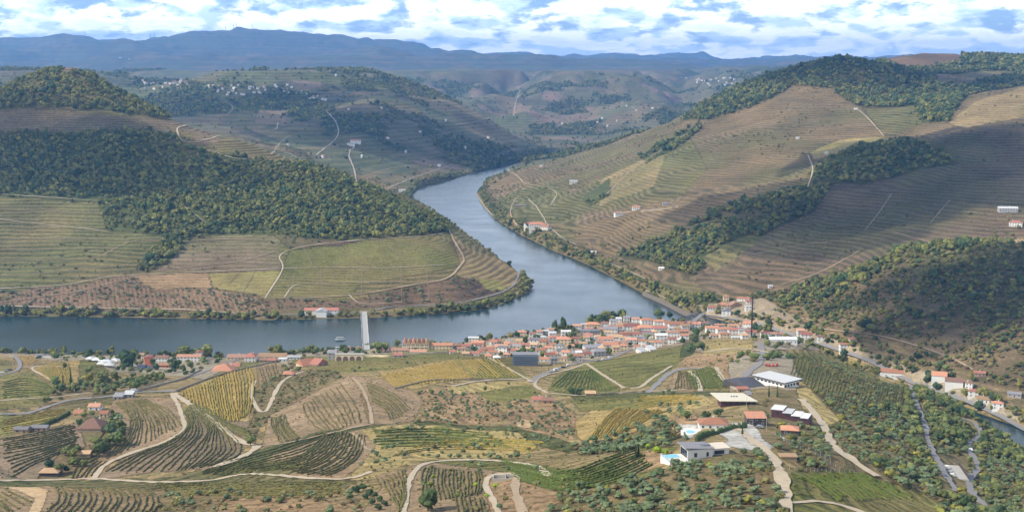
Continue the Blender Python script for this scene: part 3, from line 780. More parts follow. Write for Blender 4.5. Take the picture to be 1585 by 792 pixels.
for i, ln in enumerate(ROADS.strip().split('\n')):
    k_, nm, w_, p_ = ln.split('|'); pl = [tuple(float(a) for a in q.split(',')) for q in p_.split()]
    ribbon(nm, pl, float(w_), M_PATHFAR if nm == 'far_road' and k_ == 'd' else M_WALK if float(w_) < 2 else rd[k_], seed=i)

# ------------------------------------------------------------------ vine rows
def vine_mat(name, a, b):
    return mat(name, lin(*a), .95, .45, 1.3, rnd=.12, hue=lin(*b))
M_VINE = vine_mat('vine_leaves', (98, 98, 56), (112, 104, 60))
M_VINEG = vine_mat('golden_vine_leaves', (158, 134, 62), (128, 120, 60))
M_VINEL = vine_mat('green_vine_leaves', (92, 104, 46), (80, 92, 44))
# material, row height, half width, number of rows, group, guide lines (first, middle ..., last)
VINES = """
v|1.5|.62|17|terraced vineyard at the bottom left corner|78,753 85,762 83,776 66,794|158,756 168,766 168,778 155,796|235,757 247,767 251,780 240,796
v|1.5|.6|6|tiny vineyard at the bottom left edge|8,753 32,765 55,775|-8,768 10,780 25,792|-25,776 -8,788 2,798
v|1.5|.6|14|dark vineyard below the old farmhouse|0,678 60,668 115,655|0,700 60,690 122,672|20,742 60,718 126,690
v|1.4|.55|16|curved vineyard left of the forked road|225,617 262,635 282,658|205,618 232,650 238,682|175,622 200,650 190,685 160,712
v|1.5|.6|19|large vineyard between the dirt roads|282,640 288,662 262,682 200,706 152,732|292,628 320,664 304,692 271,730|302,624 342,656 376,692 360,711 330,722
y|1.6|.8|25|golden vineyard above the forked road|279,607 281,613|318,592 330,645|350,577 362,655|388,567 395,590 388,640
v|1.5|.6|8|narrow vineyard right of the wide road|322,632 350,652 384,664|308,627 345,658 392,682
v|1.3|.55|9|left flank of the brown knoll|418,646 420,664 434,688|440,640 450,662 468,678
v|1.3|.55|10|middle of the brown knoll|466,628 474,650 500,672|492,612 512,640 528,663|530,592 553,627 560,654
v|1.3|.55|9|right side of the brown knoll|566,590 610,608 638,632|570,604 603,622 622,645|574,620 596,636 604,653
v|1.5|.65|15|striped terraces under the brown knoll|500,673 472,698 440,713 400,717|530,668 515,700 480,722 440,730|568,672 560,702 535,726 500,740
v|1.4|.6|7|plot left of the rutted track|588,745 602,770 618,792|608,732 620,765 622,792|628,724 630,748 624,780
v|1.4|.55|17|fan shaped plot right of the rutted track|655,722 648,745 656,778|700,726 700,748 706,772|748,728 750,750 742,768
v|1.4|.55|7|lowest plot between the rutted tracks|700,768 706,795|726,768 730,795|750,772 757,795
y|1.5|.7|36|long golden vineyard behind the knoll|588,582 612,600|655,567 686,592|710,556 745,586|772,556 802,584
y|1.3|.6|19|golden fan left of the villas|953,631 932,650 908,682|990,632 968,650 950,676|1036,635 1006,648 988,660
l|1.4|.65|11|green terraced bowl below the olive trees|772,712 830,722 880,728 930,710 988,690|785,728 850,742 900,742 950,726 1000,704|800,742 850,757 900,758 960,745 1012,720
l|1.4|.65|12|square vineyard above the flat roof|1066,576 1072,602|1085,571 1102,602|1105,568 1130,598
v|1.4|.6|7|brown rows inside the road bend|1050,574 1040,603|1064,576 1078,603
y|1.4|.7|15|golden hilltop vineyard, far left|53,572 82,592|78,562 96,596|105,560 114,594
y|1.4|.7|5|little plot on the left river bank|25,550 42,566|50,551 58,559
l|1.5|.7|15|vineyard at the bottom right|1226,738 1262,752 1295,776|1270,732 1320,752 1350,776|1325,729 1370,748 1420,772
v|1.4|.6|7|small terraces below the pools|988,690 1020,678 1052,667|998,697 1030,686 1055,676
v|1.4|.6|10|long dark terraces under the dirt track fork|300,733 360,712 425,692 500,668|330,735 400,718 470,700 545,668|345,737 420,728 480,722 560,706
v|1.4|.6|7|dark terraces along the lower strip road|240,749 330,746 430,744 540,746|245,757 340,756 440,757 540,757|260,766 350,768 450,768 540,764
l|1.3|.55|7|green terraces right of the striped terraces|580,665 640,661 700,663 760,670|578,680 640,677 700,678 780,684|590,694 640,692 720,690 800,694
y|1.3|.55|6|golden terraces above the rutted tracks|600,708 660,698 740,697 830,700|640,690 700,686 780,686 840,692|680,682 740,679 800,680 850,684
v|1.3|.55|5|short arcs below the curved vineyard|108,740 120,718 150,700|125,740 138,722 158,710|142,738 152,724 166,714
v|1.3|.55|5|short arcs left of the curved vineyard|140,690 158,668 172,640|155,700 172,680 186,655|168,706 184,690 196,664
y|1.3|.6|7|yellow green rows above the old farm|0,650 60,638 110,631|0,660 50,650 100,640|0,670 46,662 90,648
v|1.3|.6|38|overgrown slope vineyard above the railway|1228,548 1222,578|1300,572 1282,625|1360,592 1345,640|1408,602 1398,640
v|1.2|.5|8|low terraces under the green field|885,607 905,622|930,608 945,625|985,608 1000,622
y|1.2|.5|7|golden terraces below the road bend|985,612 1030,611 1080,609|980,622 1030,619 1090,618|985,634 1040,628 1080,624
l|1.2|.5|16|left green field|850,598 880,574|905,604 915,570|955,604 920,574
l|1.3|.55|9|left green rise|0,592 40,584 75,596|0,604 40,600 88,606|0,618 40,614 80,612
v|1.3|.5|10|pale slope left of the villa pools|1000,668 1010,686|1030,655 1040,680|1045,650 1054,664
v|1.3|.55|6|plot right of the golden vineyard|398,570 406,598|412,566 420,590|428,560 434,580
"""
def hedge(P, hgt, hw, seed):
    r_ = np.random.default_rng(seed); n_ = len(P)
    tg = np.gradient(P[:, :2], axis=0); tg /= np.maximum(np.hypot(*tg.T), 1e-6)[:, None]; nx, ny_ = -tg[:, 1], tg[:, 0]
    prof = [(-.7, -.1), (-1.0, .45), (-.55, .95), (.5, 1.0), (1.0, .5), (.7, -.1)]
    g = r_.uniform(.55, 1.25, n_); thin = np.where(vnoise(np.arange(n_)*.35, np.full(n_, seed*1.7), 9) < .2, .35, 1.0)
    out = []
    for (a, b) in prof:
        o = a*hw*g*thin+r_.normal(0, .13, n_); x = P[:, 0]+nx*o; y = P[:, 1]+ny_*o
        out.append(np.stack([x, y, P[:, 2]+b*hgt*g*np.sqrt(thin)+r_.normal(0, .1, n_)*(b > 0)], 1))
    A_ = np.stack(out, 1); k = len(prof); idx = np.arange(n_*k).reshape(n_, k)
    f = np.stack([idx[:-1, :-1], idx[:-1, 1:], idx[1:, 1:], idx[1:, :-1]], -1).reshape(-1, 4)
    return np_mesh('vine_row', A_.reshape(-1, 3), [f, np.array([[idx[0, 0], idx[0, 2], idx[0, 3], idx[0, 5]], [idx[-1, 5], idx[-1, 3], idx[-1, 2], idx[-1, 0]]])])
TOPD = ('dark vineyard below the old farmhouse', 'green terraced bowl below the olive trees', 'small terraces below the pools')
VR = []
vm = {'v': M_VINE, 'y': M_VINEG, 'l': M_VINEL}; NV = 0
look = {'v': 'dark', 'y': 'golden', 'l': 'green'}
for ln in VINES.strip().split('\n'):
    parts = ln.split('|'); k_, hg, hw, nr_ = parts[0], float(parts[1]), float(parts[2]), int(parts[3]); grp = parts[4]; side = 'top' if grp in TOPD else 'left'; hw *= .5 if k_ == 'v' else .62; hg *= .62
    guides = []
    for g_ in parts[5:]:
        d_ = dense([tuple(float(a) for a in q.split(',')) for q in g_.split()], 2)
        guides.append(resample(d_, 1e-9 if False else max(.5, np.hypot(*(np.diff(d_, axis=0)).T).sum()/23.5))[:24])
    for g_ in range(len(guides)):
        if len(guides[g_]) < 24:
            e = guides[g_]; q = np.linspace(0, len(e)-1, 24); guides[g_] = np.stack([np.interp(q, np.arange(len(e)), e[:, i]) for i in range(2)], 1)
    Gd = np.stack(guides)
    for i in range(nr_):
        f_ = (i+.5+random.uniform(-.12, .12))/nr_*(len(Gd)-1); a = min(int(f_), len(Gd)-2); f_ -= a
        c_ = Gd[a]*(1-f_)+Gd[a+1]*f_
        W3 = ground(c_[:, 0], c_[:, 1])
        P = resample(W3[:, :2], .9); P = P[random.randint(0, 5):len(P)-random.randint(1, 6)] if len(P) > 30 else P
        P[:, 0] += (vnoise(np.arange(len(P))*.06, np.full(len(P), i*3.3), 4)-.5)*1.2
        P = np.c_[P, height(P[:, 0], P[:, 1])]
        o = link('vine_row', hedge(P, hg, hw, NV), vm[k_])
        tag(o, '%s %s vine row from the %s, %s' % (ordn(i), look[k_], side, grp), 'vine row', 'vine rows of the '+grp); NV += 1; VR.append((P[:, 1].mean()/(len(P)*1.0), o))
# past the three hundred rows that show largest, the rest stand as one mass
VR.sort(key=lambda a: a[0]); rest_ = [o for _, o in VR[305:]]; V_, F_, off_, mi_ = [], [], 0, []
for o in rest_:
    me = o.data; c = np.empty(len(me.vertices)*3, np.float32); me.vertices.foreach_get('co', c); V_.append(c.reshape(-1, 3))
    q = np.array([list(p.vertices) for p in me.polygons]); F_.append(q+off_); off_ += len(me.vertices); mi_ += [[M_VINE, M_VINEG, M_VINEL].index(me.materials[0])]*len(q)
if rest_:
    me = np_mesh('vine_rows', np.concatenate(V_), np.concatenate(F_)); [me.materials.append(m_) for m_ in (M_VINE, M_VINEG, M_VINEL)]; me.polygons.foreach_set('material_index', np.array(mi_, np.int32))
    tag(link('vine_rows', me), 'many thinner vine rows filling the more distant small plots', 'vines', None, 'stuff')
    for o in rest_: m_ = o.data; bpy.data.objects.remove(o); bpy.data.meshes.remove(m_)
print('vine rows', NV)
# ------------------------------------------------------------------ buildings
class MB:
    def __init__(s): s.v, s.q, s.t = [], [], []
    def add(s, vs, qs=(), ts=()):
        o = len(s.v); s.v += [tuple(p) for p in vs]; s.q += [tuple(i+o for i in f) for f in qs]; s.t += [tuple(i+o for i in f) for f in ts]; return s
    def box(s, x0, y0, z0, x1, y1, z1):
        return s.add([(x0, y0, z0), (x1, y0, z0), (x1, y1, z0), (x0, y1, z0), (x0, y0, z1), (x1, y0, z1), (x1, y1, z1), (x0, y1, z1)],
                     [(0, 3, 2, 1), (4, 5, 6, 7), (0, 1, 5, 4), (1, 2, 6, 5), (2, 3, 7, 6), (3, 0, 4, 7)])
    def bar(s, p0, p1, r, n_=6, r1=None):
        p0, p1 = np.array(p0, float), np.array(p1, float); d = p1-p0; d /= np.linalg.norm(d)
        u = np.cross(d, [.31, .9, .2]); u /= np.linalg.norm(u); w_ = np.cross(d, u); r1 = r if r1 is None else r1
        vs = [p0+r*(u*math.cos(6.2832*k/n_)+w_*math.sin(6.2832*k/n_)) for k in range(n_)]+[p1+r1*(u*math.cos(6.2832*k/n_)+w_*math.sin(6.2832*k/n_)) for k in range(n_)]
        s.add(vs, [(k, (k+1) % n_, n_+(k+1) % n_, n_+k) for k in range(n_)]); o = len(s.v)-2*n_
        for k in range(1, n_-1): s.t += [(o, o+k+1, o+k), (o+n_, o+n_+k, o+n_+k+1)]
        return s
    def build(s, name, m, parent=None, smooth=False):
        fs = ([np.array(s.q)] if s.q else [])+([np.array(s.t)] if s.t else [])
        return link(name, np_mesh(name, s.v, fs if len(fs) > 1 else fs[0], smooth), m, parent)
def roof_mat(name, a, var=.25):
    m = bpy.data.materials.new(name); m.use_nodes = True; q = NT(m.node_tree)
    tc = q.n('ShaderNodeTexCoord'); oi = q.n('ShaderNodeObjectInfo'); p = tc.outputs['Object']
    n1 = q.noise(p, .55, 5, .65); n2 = q.noise(p, 3.5, 2)
    wv = q.n('ShaderNodeTexWave', bands_direction='X', ins={'Vector': p, 'Scale': 1.1, 'Distortion': .4})
    k = q.m('MULTIPLY', q.m('MULTIPLY_ADD', n1, 2*var, 1-var), q.m('MULTIPLY_ADD', n2, .3, .85)); k = q.m('MULTIPLY', k, q.m('MULTIPLY_ADD', wv.outputs[1], .16, .92))
    k = q.m('MULTIPLY', k, q.m('MULTIPLY_ADD', oi.outputs['Random'], .55, .62))
    kk = q.n('ShaderNodeCombineXYZ', ins={0: k, 1: k, 2: k}); c = q.mix(1.0, (*a, 1), kk.outputs[0], 'MULTIPLY')
    c = q.mix(q.m('MULTIPLY', q.smooth(n1, .55, .75), .35), c, (*lin(110, 96, 78), 1))
    bp = q.n('ShaderNodeBump', ins={'Height': wv.outputs[1], 'Strength': .5, 'Distance': .08})
    b = q.n('ShaderNodeBsdfPrincipled', ins={'Base Color': c, 'Roughness': .85, 'Specular IOR Level': .2, 'Normal': bp.outputs[0]})
    o = q.n('ShaderNodeOutputMaterial'); q.t.links.new(b.outputs[0], o.inputs[0]); return m
RM = {'o': roof_mat('terracotta_tiles', lin(198, 140, 110)), 'r': roof_mat('red_tiles', lin(176, 118, 100)), 'b': roof_mat('brown_tiles', lin(166, 128, 108)),
      'g': roof_mat('grey_roofing', lin(150, 146, 146)), 'w': roof_mat('white_roof_sheet', lin(216, 214, 208), .14), 'd': roof_mat('dark_roofing', lin(92, 92, 98)),
      't': roof_mat('tan_tiles', lin(196, 160, 122)), 'p': roof_mat('pale_pink_tiles', lin(204, 152, 122))}
RN = {'o': 'terracotta', 'r': 'red', 'b': 'brown', 'g': 'grey', 'w': 'white', 'd': 'dark grey', 't': 'tan', 'p': 'pale pink'}
WM = {'w': mat('white_render', lin(226, 222, 212), .9, .1, .35), 'c': mat('cream_render', lin(220, 200, 164), .9, .1, .35), 'y': mat('grey_render', lin(168, 164, 158), .9, .12, .35),
      'k': mat('dark_cladding', lin(78, 72, 70), .8, .2, .5), 'n': mat('stone_masonry', lin(160, 140, 116), .95, .3, 1.2), 'r': mat('brick_red_render', lin(196, 118, 92), .9, .15, .5), 'm': mat('maroon_cladding', lin(86, 56, 58), .8, .2, .6)}
WN = {'w': 'white', 'c': 'cream', 'y': 'grey', 'k': 'dark', 'n': 'stone', 'r': 'brick red', 'm': 'maroon'}
M_GLASS = mat('window_glass', lin(52, 60, 70), .15, .1, 1, spec=.6); M_DOOR = mat('painted_door', lin(96, 74, 56), .7, .2, 2)
M_FRAME = mat('window_frame_paint', lin(206, 202, 194), .7, .05, 2); M_CONC = mat('weathered_concrete', lin(178, 172, 160), .9, .15, .3)
M_STEEL = mat('painted_steel', lin(96, 104, 108), .6, .15, .6, metal=.3); M_STONE = mat('retaining_stone', lin(158, 144, 122), .95, .25, .7)
M_POOL = mat('pool_water', lin(70, 176, 204), .08, .05, 1, spec=.6); M_DECK = mat('pale_deck', lin(222, 216, 204), .8, .06, .8)
def unit_window():
    me = MB().box(-.5, -.05, 0, .5, .03, 1).build('tmp', M_GLASS).data; o = bpy.data.objects['tmp']; bpy.data.objects.remove(o)
    fr = MB()
    for (a, b, c, d) in ((-.62, -.12, -.5, 1.12), (.5, -.12, .62, 1.12), (-.5, 1.0, .5, 1.12), (-.5, -.12, .5, 0)): fr.box(a, -.09, b, c, .03, d)
    fme = fr.build('tmp', M_FRAME).data; bpy.data.objects.remove(bpy.data.objects['tmp'])
    return me, fme
WIN, WFR = unit_window()
def place_copy(name, me, parent, loc, rz=0, sc=(1, 1, 1)):
    o = bpy.data.objects.new(name, me); COL.objects.link(o); o.parent = parent; o.location = loc; o.rotation_euler = (0, 0, rz); o.scale = sc; return o
def roof_mesh(w, d, kind, pitch, over=.45, th=.18):
    m = MB(); a, b = w/2+over, d/2+over; h = b*pitch if kind != 'flat' else 0
    if kind == 'flat': m.box(-a, -b, 0, a, b, .35); return m
    if kind == 'shed':
        h = 2*b*pitch; m.add([(-a, -b, 0), (a, -b, 0), (a, b, h), (-a, b, h), (-a, -b, th), (a, -b, th), (a, b, h+th), (-a, b, h+th)],
              [(0, 3, 2, 1), (4, 5, 6, 7), (0, 1, 5, 4), (1, 2, 6, 5), (2, 3, 7, 6), (3, 0, 4, 7)]); return m
    i = min(b*.95, a*.9) if kind == 'hip' else 0
    vs = [(-a, -b, 0), (a, -b, 0), (a, b, 0), (-a, b, 0), (-a, -b, th), (a, -b, th), (a, b, th), (-a, b, th), (-a+i, 0, h+th), (a-i, 0, h+th)]
    m.add(vs, [(0, 3, 2, 1), (0, 1, 5, 4), (2, 3, 7, 6), (4, 5, 9, 8), (6, 7, 8, 9)]+[(1, 2, 6, 5), (3, 0, 4, 7)], [(5, 6, 9), (7, 4, 8)])
    return m
def house(label, u, v, wpx, dep=None, fl=2, yaw=0, roof='gable', rc='o', wc='w', name='house', cat='house', group=None, windows=True, pitch=.42, hgt=None, chim=True, small=False, pos=None, yd=None, frames=False):
    g = ground(u, v)[0] if pos is None else np.array(pos)
    w = wpx*g[1]/F; dep = dep or min(max(7, w*.62), 13); yw = R(yaw)
    cx, cy = g[0], g[1]+dep/2*math.cos(yw)
    ct = [(cx+math.cos(yw)*a-math.sin(yw)*b, cy+math.sin(yw)*a+math.cos(yw)*b) for a in (-w/2, 0, w/2) for b in (-dep/2, dep/2)]
    hs = height(np.array([c[0] for c in ct]), np.array([c[1] for c in ct])); zb = float(np.sort(hs)[2]); zmin = float(hs.min())-zb-.6
    hh = hgt or fl*2.9
    root = empty(name, (cx, cy, zb), yw); tag(root, label, cat, group)
    MB().box(-w/2, -dep/2, zmin, w/2, dep/2, hh).build('wall', WM[wc], root)
    rf = roof_mesh(w, dep, roof, pitch).build('roof', RM[rc], root); rf.location = (0, 0, hh+.01)
    if roof == 'gable':
        h_ = (dep/2)*pitch; m = MB()
        for sx in (-1, 1): 
            x0, x1 = (w/2-.25)*sx, (w/2-.01)*sx
            m.add([(x0, -dep/2+.1, hh), (x0, dep/2-.1, hh), (x0, 0, hh+h_), (x1, -dep/2+.1, hh), (x1, dep/2-.1, hh), (x1, 0, hh+h_)], [(0, 1, 4, 3), (1, 2, 5, 4), (2, 0, 3, 5)], [(0, 2, 1), (3, 4, 5)])
        m.build('gable', WM[wc], root)
    if chim and roof in ('gable', 'hip') and w > 6:
        x_ = w*random.uniform(-.3, .3); z_ = (dep/2)*pitch*.6; c = MB().box(-.4, -.3, 0, .4, .3, 1.5).box(-.5, -.4, 1.5, .5, .4, 1.65).build('chimney', WM['w'] if wc != 'k' else WM['n'], rf); c.location = (x_, dep*.18, z_)
    if windows:
        n_ = int(max(2, min(7, w/3.4)))
        for k in range(fl):
            z0 = k*2.9+1.05 if hh >= 2.6 else .6
            for i in range(n_):
                x_ = (i+.5)/n_*w-w/2
                if k == 0 and i == n_//2: continue
                o = place_copy('window', WIN, root, (x_, -dep/2, z0), 0, (1.15, 1, 1.25))
                if frames: place_copy('frame', WFR, o, (0, 0, 0))
            if dep > 6:
                for y_ in (-dep*.22, dep*.22):
                    for sx in (-1, 1):
                        if (cx > 0) == (sx < 0) or frames: o = place_copy('window', WIN, root, (sx*w/2, y_, z0), math.pi/2*sx, (1.1, 1, 1.25))
        x_ = (n_//2+.5)/n_*w-w/2
        place_copy('door', DOOR, root, (x_, -dep/2, 0), 0, (1, 1, 1))
    u_, v_ = g[0], g[1]
    uu, vv = project(cx, cy-dep/2, zb); r_ = w/g[1]*F/2; 
    xmap[max(0, int((vv-6)*Z2)):max(0, int((vv+(1.5 if vv < 555 else 8 if vv > 575 else 3))*Z2)), max(0, int((uu-r_)*Z2)):max(0, int((uu+r_)*Z2))] = True
    return root
DOOR = MB().box(-.55, -.06, 0, .55, .02, 2.1).build('tmp', M_DOOR).data; bpy.data.objects.remove(bpy.data.objects['tmp'])
# rows of the town: u,v of the front foot, width px, roof, wall, storeys, yaw, roof kind
TOWN = {
 'town riverfront row': """808,521,13,o,c,2,0,h 824,523,9,b,w,2,5,g 835,520,8,p,w,2,0,g 845,519,8,w,y,2,0,f 852,517,10,b,w,2,-5,g 893,511,12,p,w,2,0,g 905,509,10,w,w,2,6,f 918,509,20,o,c,2,0,h 936,507,10,b,w,2,0,g 949,503,9,g,w,2,8,g 958,500,8,w,w,2,0,g 970,498,9,g,w,2,0,g 984,500,11,p,w,2,0,g 1002,502,18,o,w,2,4,h 1020,504,14,o,w,2,0,g""",
 'second town row, behind the riverfront': """797,536,14,b,w,1,0,g 812,537,16,r,w,1,0,g 829,533,16,g,w,2,0,g 845,531,12,b,w,1,0,g 858,529,15,r,w,2,5,h 873,532,20,o,c,2,0,h 893,527,14,r,w,1,0,g 905,519,12,g,y,2,0,g 920,519,16,g,y,2,6,h 945,516,20,g,w,2,0,g 962,509,15,t,w,2,0,g 978,512,22,r,w,2,-4,g 1000,514,22,o,w,2,0,h 1022,515,20,r,w,2,4,g 1050,509,26,o,w,2,4,g 1074,508,20,o,w,2,0,g 1090,507,12,b,w,2,0,g""",
 'third town row, up the slope': """838,549,16,o,w,2,0,h 851,556,14,r,c,2,6,g 868,549,12,g,w,2,0,g 884,549,22,g,y,1,-5,g 901,546,14,b,w,1,0,g 917,544,24,g,w,2,14,g 938,532,22,o,w,2,0,g 953,528,18,t,w,2,4,g 968,525,17,r,w,2,0,g 986,524,19,r,w,2,0,h 1003,524,15,g,w,2,-4,g 1024,525,16,w,w,2,0,g 1043,521,18,b,w,2,0,h 1058,519,14,o,c,2,0,g 1047,528,13,w,w,1,6,f 1060,526,12,o,w,2,0,g""",
 'topmost town row, above the green field': """928,551,22,g,y,2,14,h 945,541,22,o,w,2,8,g 962,538,18,b,w,2,0,g 977,533,16,p,w,2,0,g 992,531,15,g,w,2,0,g 1008,533,12,t,w,1,6,g""",
 'east quarter, right of the gully': """1103,514,18,o,w,2,0,g 1119,516,17,o,w,2,3,g 1136,517,15,r,w,2,0,g 1150,518,12,g,w,2,0,h 1163,521,16,r,w,2,5,g 1106,522,13,b,w,1,0,g 1122,523,14,o,c,2,0,h 1140,524,13,w,w,1,0,f 1186,522,14,r,w,2,0,g 1196,520,12,b,w,1,0,g 1206,519,12,r,w,1,0,g 1240,519,10,p,w,2,0,g 1252,524,20,r,w,2,-12,g 1272,528,11,b,w,2,-10,g""",
}
FILL = []
r_ = np.random.default_rng(3)
shore = lambda u: np.interp(u, [560, 700, 780, 830, 900, 960, 1090], [548, 538, 530, 522, 511, 502, 504])
for k in range(900):
    u_ = r_.uniform(700, 1172); lo = shore(u_)+2; hi_ = np.interp(u_, [700, 800, 830, 900, 960, 1040, 1080, 1090, 1180], [548, 562, 566, 560, 545, 536, 526, 526, 526]); v_ = r_.uniform(lo, hi_)
    if 1060 < u_ < 1096 and v_ > 512: continue
    if abs(u_-813) < 26 and v_ > 545: continue
    busy = [(float(q.split(',')[0]), float(q.split(',')[1])) for sp_ in TOWN.values() for q in sp_.split()]
    if all(abs(u_-a)/17+abs(v_-b)/5.6 > 1 for a, b in busy+FILL): FILL.append((u_, v_))
FILL.sort(); BAND = [(700, 800, 'left end lanes'), (800, 880, 'lanes behind the tall trees'), (880, 960, 'middle lanes'), (960, 1060, 'lanes above the field'), (1060, 1180, 'east lanes')]
for a, b, nm in BAND:
    sel = [f for f in FILL if a <= f[0] < b]
    for i, (u_, v_) in enumerate(sel):
        rc = r_.choice(list('oorrbptgw')); wc = r_.choice(list('wwwcy')); 
        TOWN.setdefault(nm, ''); TOWN[nm] += ' %d,%d,%d,%s,%s,%d,%d,%s' % (u_, v_, r_.integers(8, 14), rc, wc, r_.integers(1, 3), r_.integers(-12, 12), r_.choice(list('gghg')))
print('infill', len(FILL))
rk_ = {'g': 'gable', 'h': 'hip', 'f': 'flat'}; kindn = {'g': 'gabled', 'h': 'hipped', 'f': 'flat'}
for row, spec in TOWN.items():
    items = sorted([q.split(',') for q in spec.split()], key=lambda q: float(q[0]))
    for i, (u_, v_, w_, rc, wc, fl, yw, rk) in enumerate(items):
        short = row.split(',')[0]
        house('%s house, %s roof, %s from the left, %s' % (WN[wc], RN[rc], ordn(i), short), float(u_), float(v_), float(w_)*1.12, fl=int(fl), yaw=float(yw)+random.uniform(-4, 4), roof=rk_[rk], rc=rc, wc=wc, group='houses of the '+row, chim=random.random() < .6)
H_ = house
H_('brick red house with a tall gable beside the river at the left', 231, 564, 13, fl=3, rc='r', wc='r', yaw=90)
H_('long white house with a grey brown roof, left of the round dark tree', 250, 560, 20, fl=2, rc='b', dep=9)
H_('low red roofed annexe under the long grey brown roofed house', 253, 568, 17, fl=1, rc='p', wc='r')
H_('low grey roofed shed beside the brick red house', 232, 572, 15, fl=1, rc='d', wc='y', chim=False)
H_('pale grey house right of the big dark riverside tree', 218, 571, 12, fl=1, rc='g', wc='w', chim=False)
H_('long white row with a thin reddish roof under the riverside trees', 292, 559, 38, fl=2, rc='p', dep=9)
H_('small red gabled block at the end of the long white row', 309, 556, 9, fl=3, rc='r', yaw=90)
H_('tiny cream hut at the left of the red riverside house', 219, 556, 7, fl=2, rc='t', wc='c')
H_('large orange roofed estate house above the road, left half', 343, 574, 34, fl=1, rc='o', wc='c', roof='hip', dep=20, pitch=.5)
H_('orange roofed wing attached right of the large estate house', 362, 568, 17, fl=1, rc='o', wc='c', dep=12)
H_('cream warehouse with a long dull roof on the river bank', 365, 556, 28, fl=1, rc='b', wc='c', dep=12)
H_('red hipped roof house at the river bank right of the cream warehouse', 387, 560, 17, fl=2, rc='r', roof='hip', dep=13, pitch=.55)
H_('very long tan roofed warehouse along the river', 421, 556, 44, fl=1, rc='t', wc='c', dep=14, chim=False)
H_('brown roofed house below the tan warehouse', 408, 561, 14, fl=1, rc='b', wc='n')
H_('reddish house below the tan warehouse, right of its neighbour', 421, 561, 12, fl=1, rc='r', wc='n')
H_('white flat roofed block beside the tan warehouse', 437, 559, 13, fl=1, rc='w', roof='flat')
H_('low white shed with car shelters by the river', 454, 556, 22, fl=1, rc='w', roof='flat', chim=False)
H_('big orange roofed house, left of the dark red pair', 471, 567, 20, fl=1, rc='o', wc='c', yaw=35, dep=17, pitch=.6)
H_('dark red roofed house right of the big orange roof', 492, 566, 17, fl=1, rc='r', wc='n', yaw=-35, dep=15, pitch=.6)
H_('small orange cottage alone above the scrub', 446, 582, 17, fl=1, rc='o', wc='n', roof='hip', dep=10)
H_('tall pale grey house at the start of the river embankment', 514, 557, 14, fl=3, rc='g', wc='y', dep=11)
H_('small orange roofed house between the river and the embankment', 538, 543, 9, fl=1, rc='o', wc='c')
H_('wider orange roofed house beside the road bridge', 554, 543, 12, fl=1, rc='o', wc='w')
H_('small orange house just right of the road bridge', 594, 543, 11, fl=1, rc='b', wc='c')
H_('pink roofed station shed under the hotel', 617, 545, 30, fl=1, rc='b', wc='c', dep=9, chim=False)
H_('long pink rendered wall building in front of the hotel', 647, 547, 26, fl=1, rc='p', wc='w', dep=8, chim=False)
H_('small dark red roofed hut in the grass under the hotel', 616, 553, 15, fl=1, rc='r', wc='y', dep=8)
H_('low orange roofed wing joined to the right of the hotel', 682, 541, 38, fl=2, rc='o', wc='c', dep=10)
H_('brown gabled house at the end of the hotel wing', 709, 541, 11, fl=2, rc='b', wc='k', yaw=70)
H_('blue walled house with a red roof', 721, 542, 15, fl=2, rc='r', wc='y')
H_('tall house with a pale orange roof beside the blue walled house', 739, 537, 20, fl=2, rc='o', wc='c')
H_('white topped riverside house with dark trees in front', 733, 530, 16, fl=2, rc='w', wc='w', roof='flat')
H_('low red roofed house below the pale orange roof', 754, 543, 20, fl=1, rc='r', wc='w')
H_('wide red roofed house right of the pale orange roof', 767, 535, 20, fl=2, rc='r', wc='w')
H_('white house with a pale gabled roof near the wide red roof', 776, 543, 20, fl=2, rc='p', wc='w')
H_('red roofed house at the foot of the scaffolded block', 792, 545, 14, fl=1, rc='r', wc='w')
H_('left one of two white roofed sheds above the green field', 994, 545, 11, fl=1, rc='w', wc='w', yaw=20, dep=13, roof='shed', pitch=.15, chim=False)
H_('right one of two white roofed sheds above the green field', 1008, 543, 11, fl=1, rc='w', wc='w', yaw=20, dep=13, roof='shed', pitch=.15, chim=False)
H_('long white factory shed with a white arched roof', 1213, 530, 43, fl=1, hgt=4.5, rc='w', wc='w', dep=14, pitch=.25, chim=False)
H_('white gabled station building end on beside the tracks', 1124, 487, 11, fl=2, rc='g', wc='w', yaw=80, dep=12)
H_('orange hipped station house behind the tracks', 1121, 480, 18, fl=2, rc='o', wc='c', roof='hip', dep=13)
H_('low orange roofed house left of the station', 1103, 481, 16, fl=1, rc='o', wc='w')
H_('small cream house behind the station', 1124, 466, 8, fl=2, rc='p', wc='c')
H_('long orange roof climbing the slope behind the station', 1138, 476, 8, fl=1, rc='b', wc='c', yaw=-60, dep=26)
H_('orange roofed row up the slope right of the station', 1152, 466, 20, fl=1, rc='o', wc='w', yaw=-25, dep=9)
H_('little white house right of the station lane', 1159, 481, 10, fl=2, rc='w', wc='w', roof='flat')
H_('red roofed house at the top of the station lane', 1160, 470, 9, fl=1, rc='r', wc='w')
H_('long orange roofed station hall with a white end', 1168, 503, 32, fl=1, rc='o', wc='w', yaw=-24, dep=12)
H_('white cube house at the end of the station hall', 1179, 509, 13, fl=1, rc='w', wc='w', roof='flat', dep=9)
H_('lone white hut high on the slope above the station', 1193, 446, 6, fl=1, rc='w', wc='w', chim=False)
H_('small red roofed house on the valley road', 1321, 529, 11, fl=1, rc='r', wc='w')
H_('pale pink house in front of the red roofed one on the valley road', 1308, 541, 15, fl=2, rc='p', wc='w')
H_('longest wine lodge of the valley, white wall under an orange roof', 1396, 581, 72, fl=1, hgt=5, rc='o', wc='w', yaw=-22, dep=13, windows=True, chim=False)
H_('white wine lodge with two roof halves, left half', 1457, 591, 23, fl=1, hgt=6, rc='o', wc='w', yaw=-20, dep=14, windows=False, chim=False)
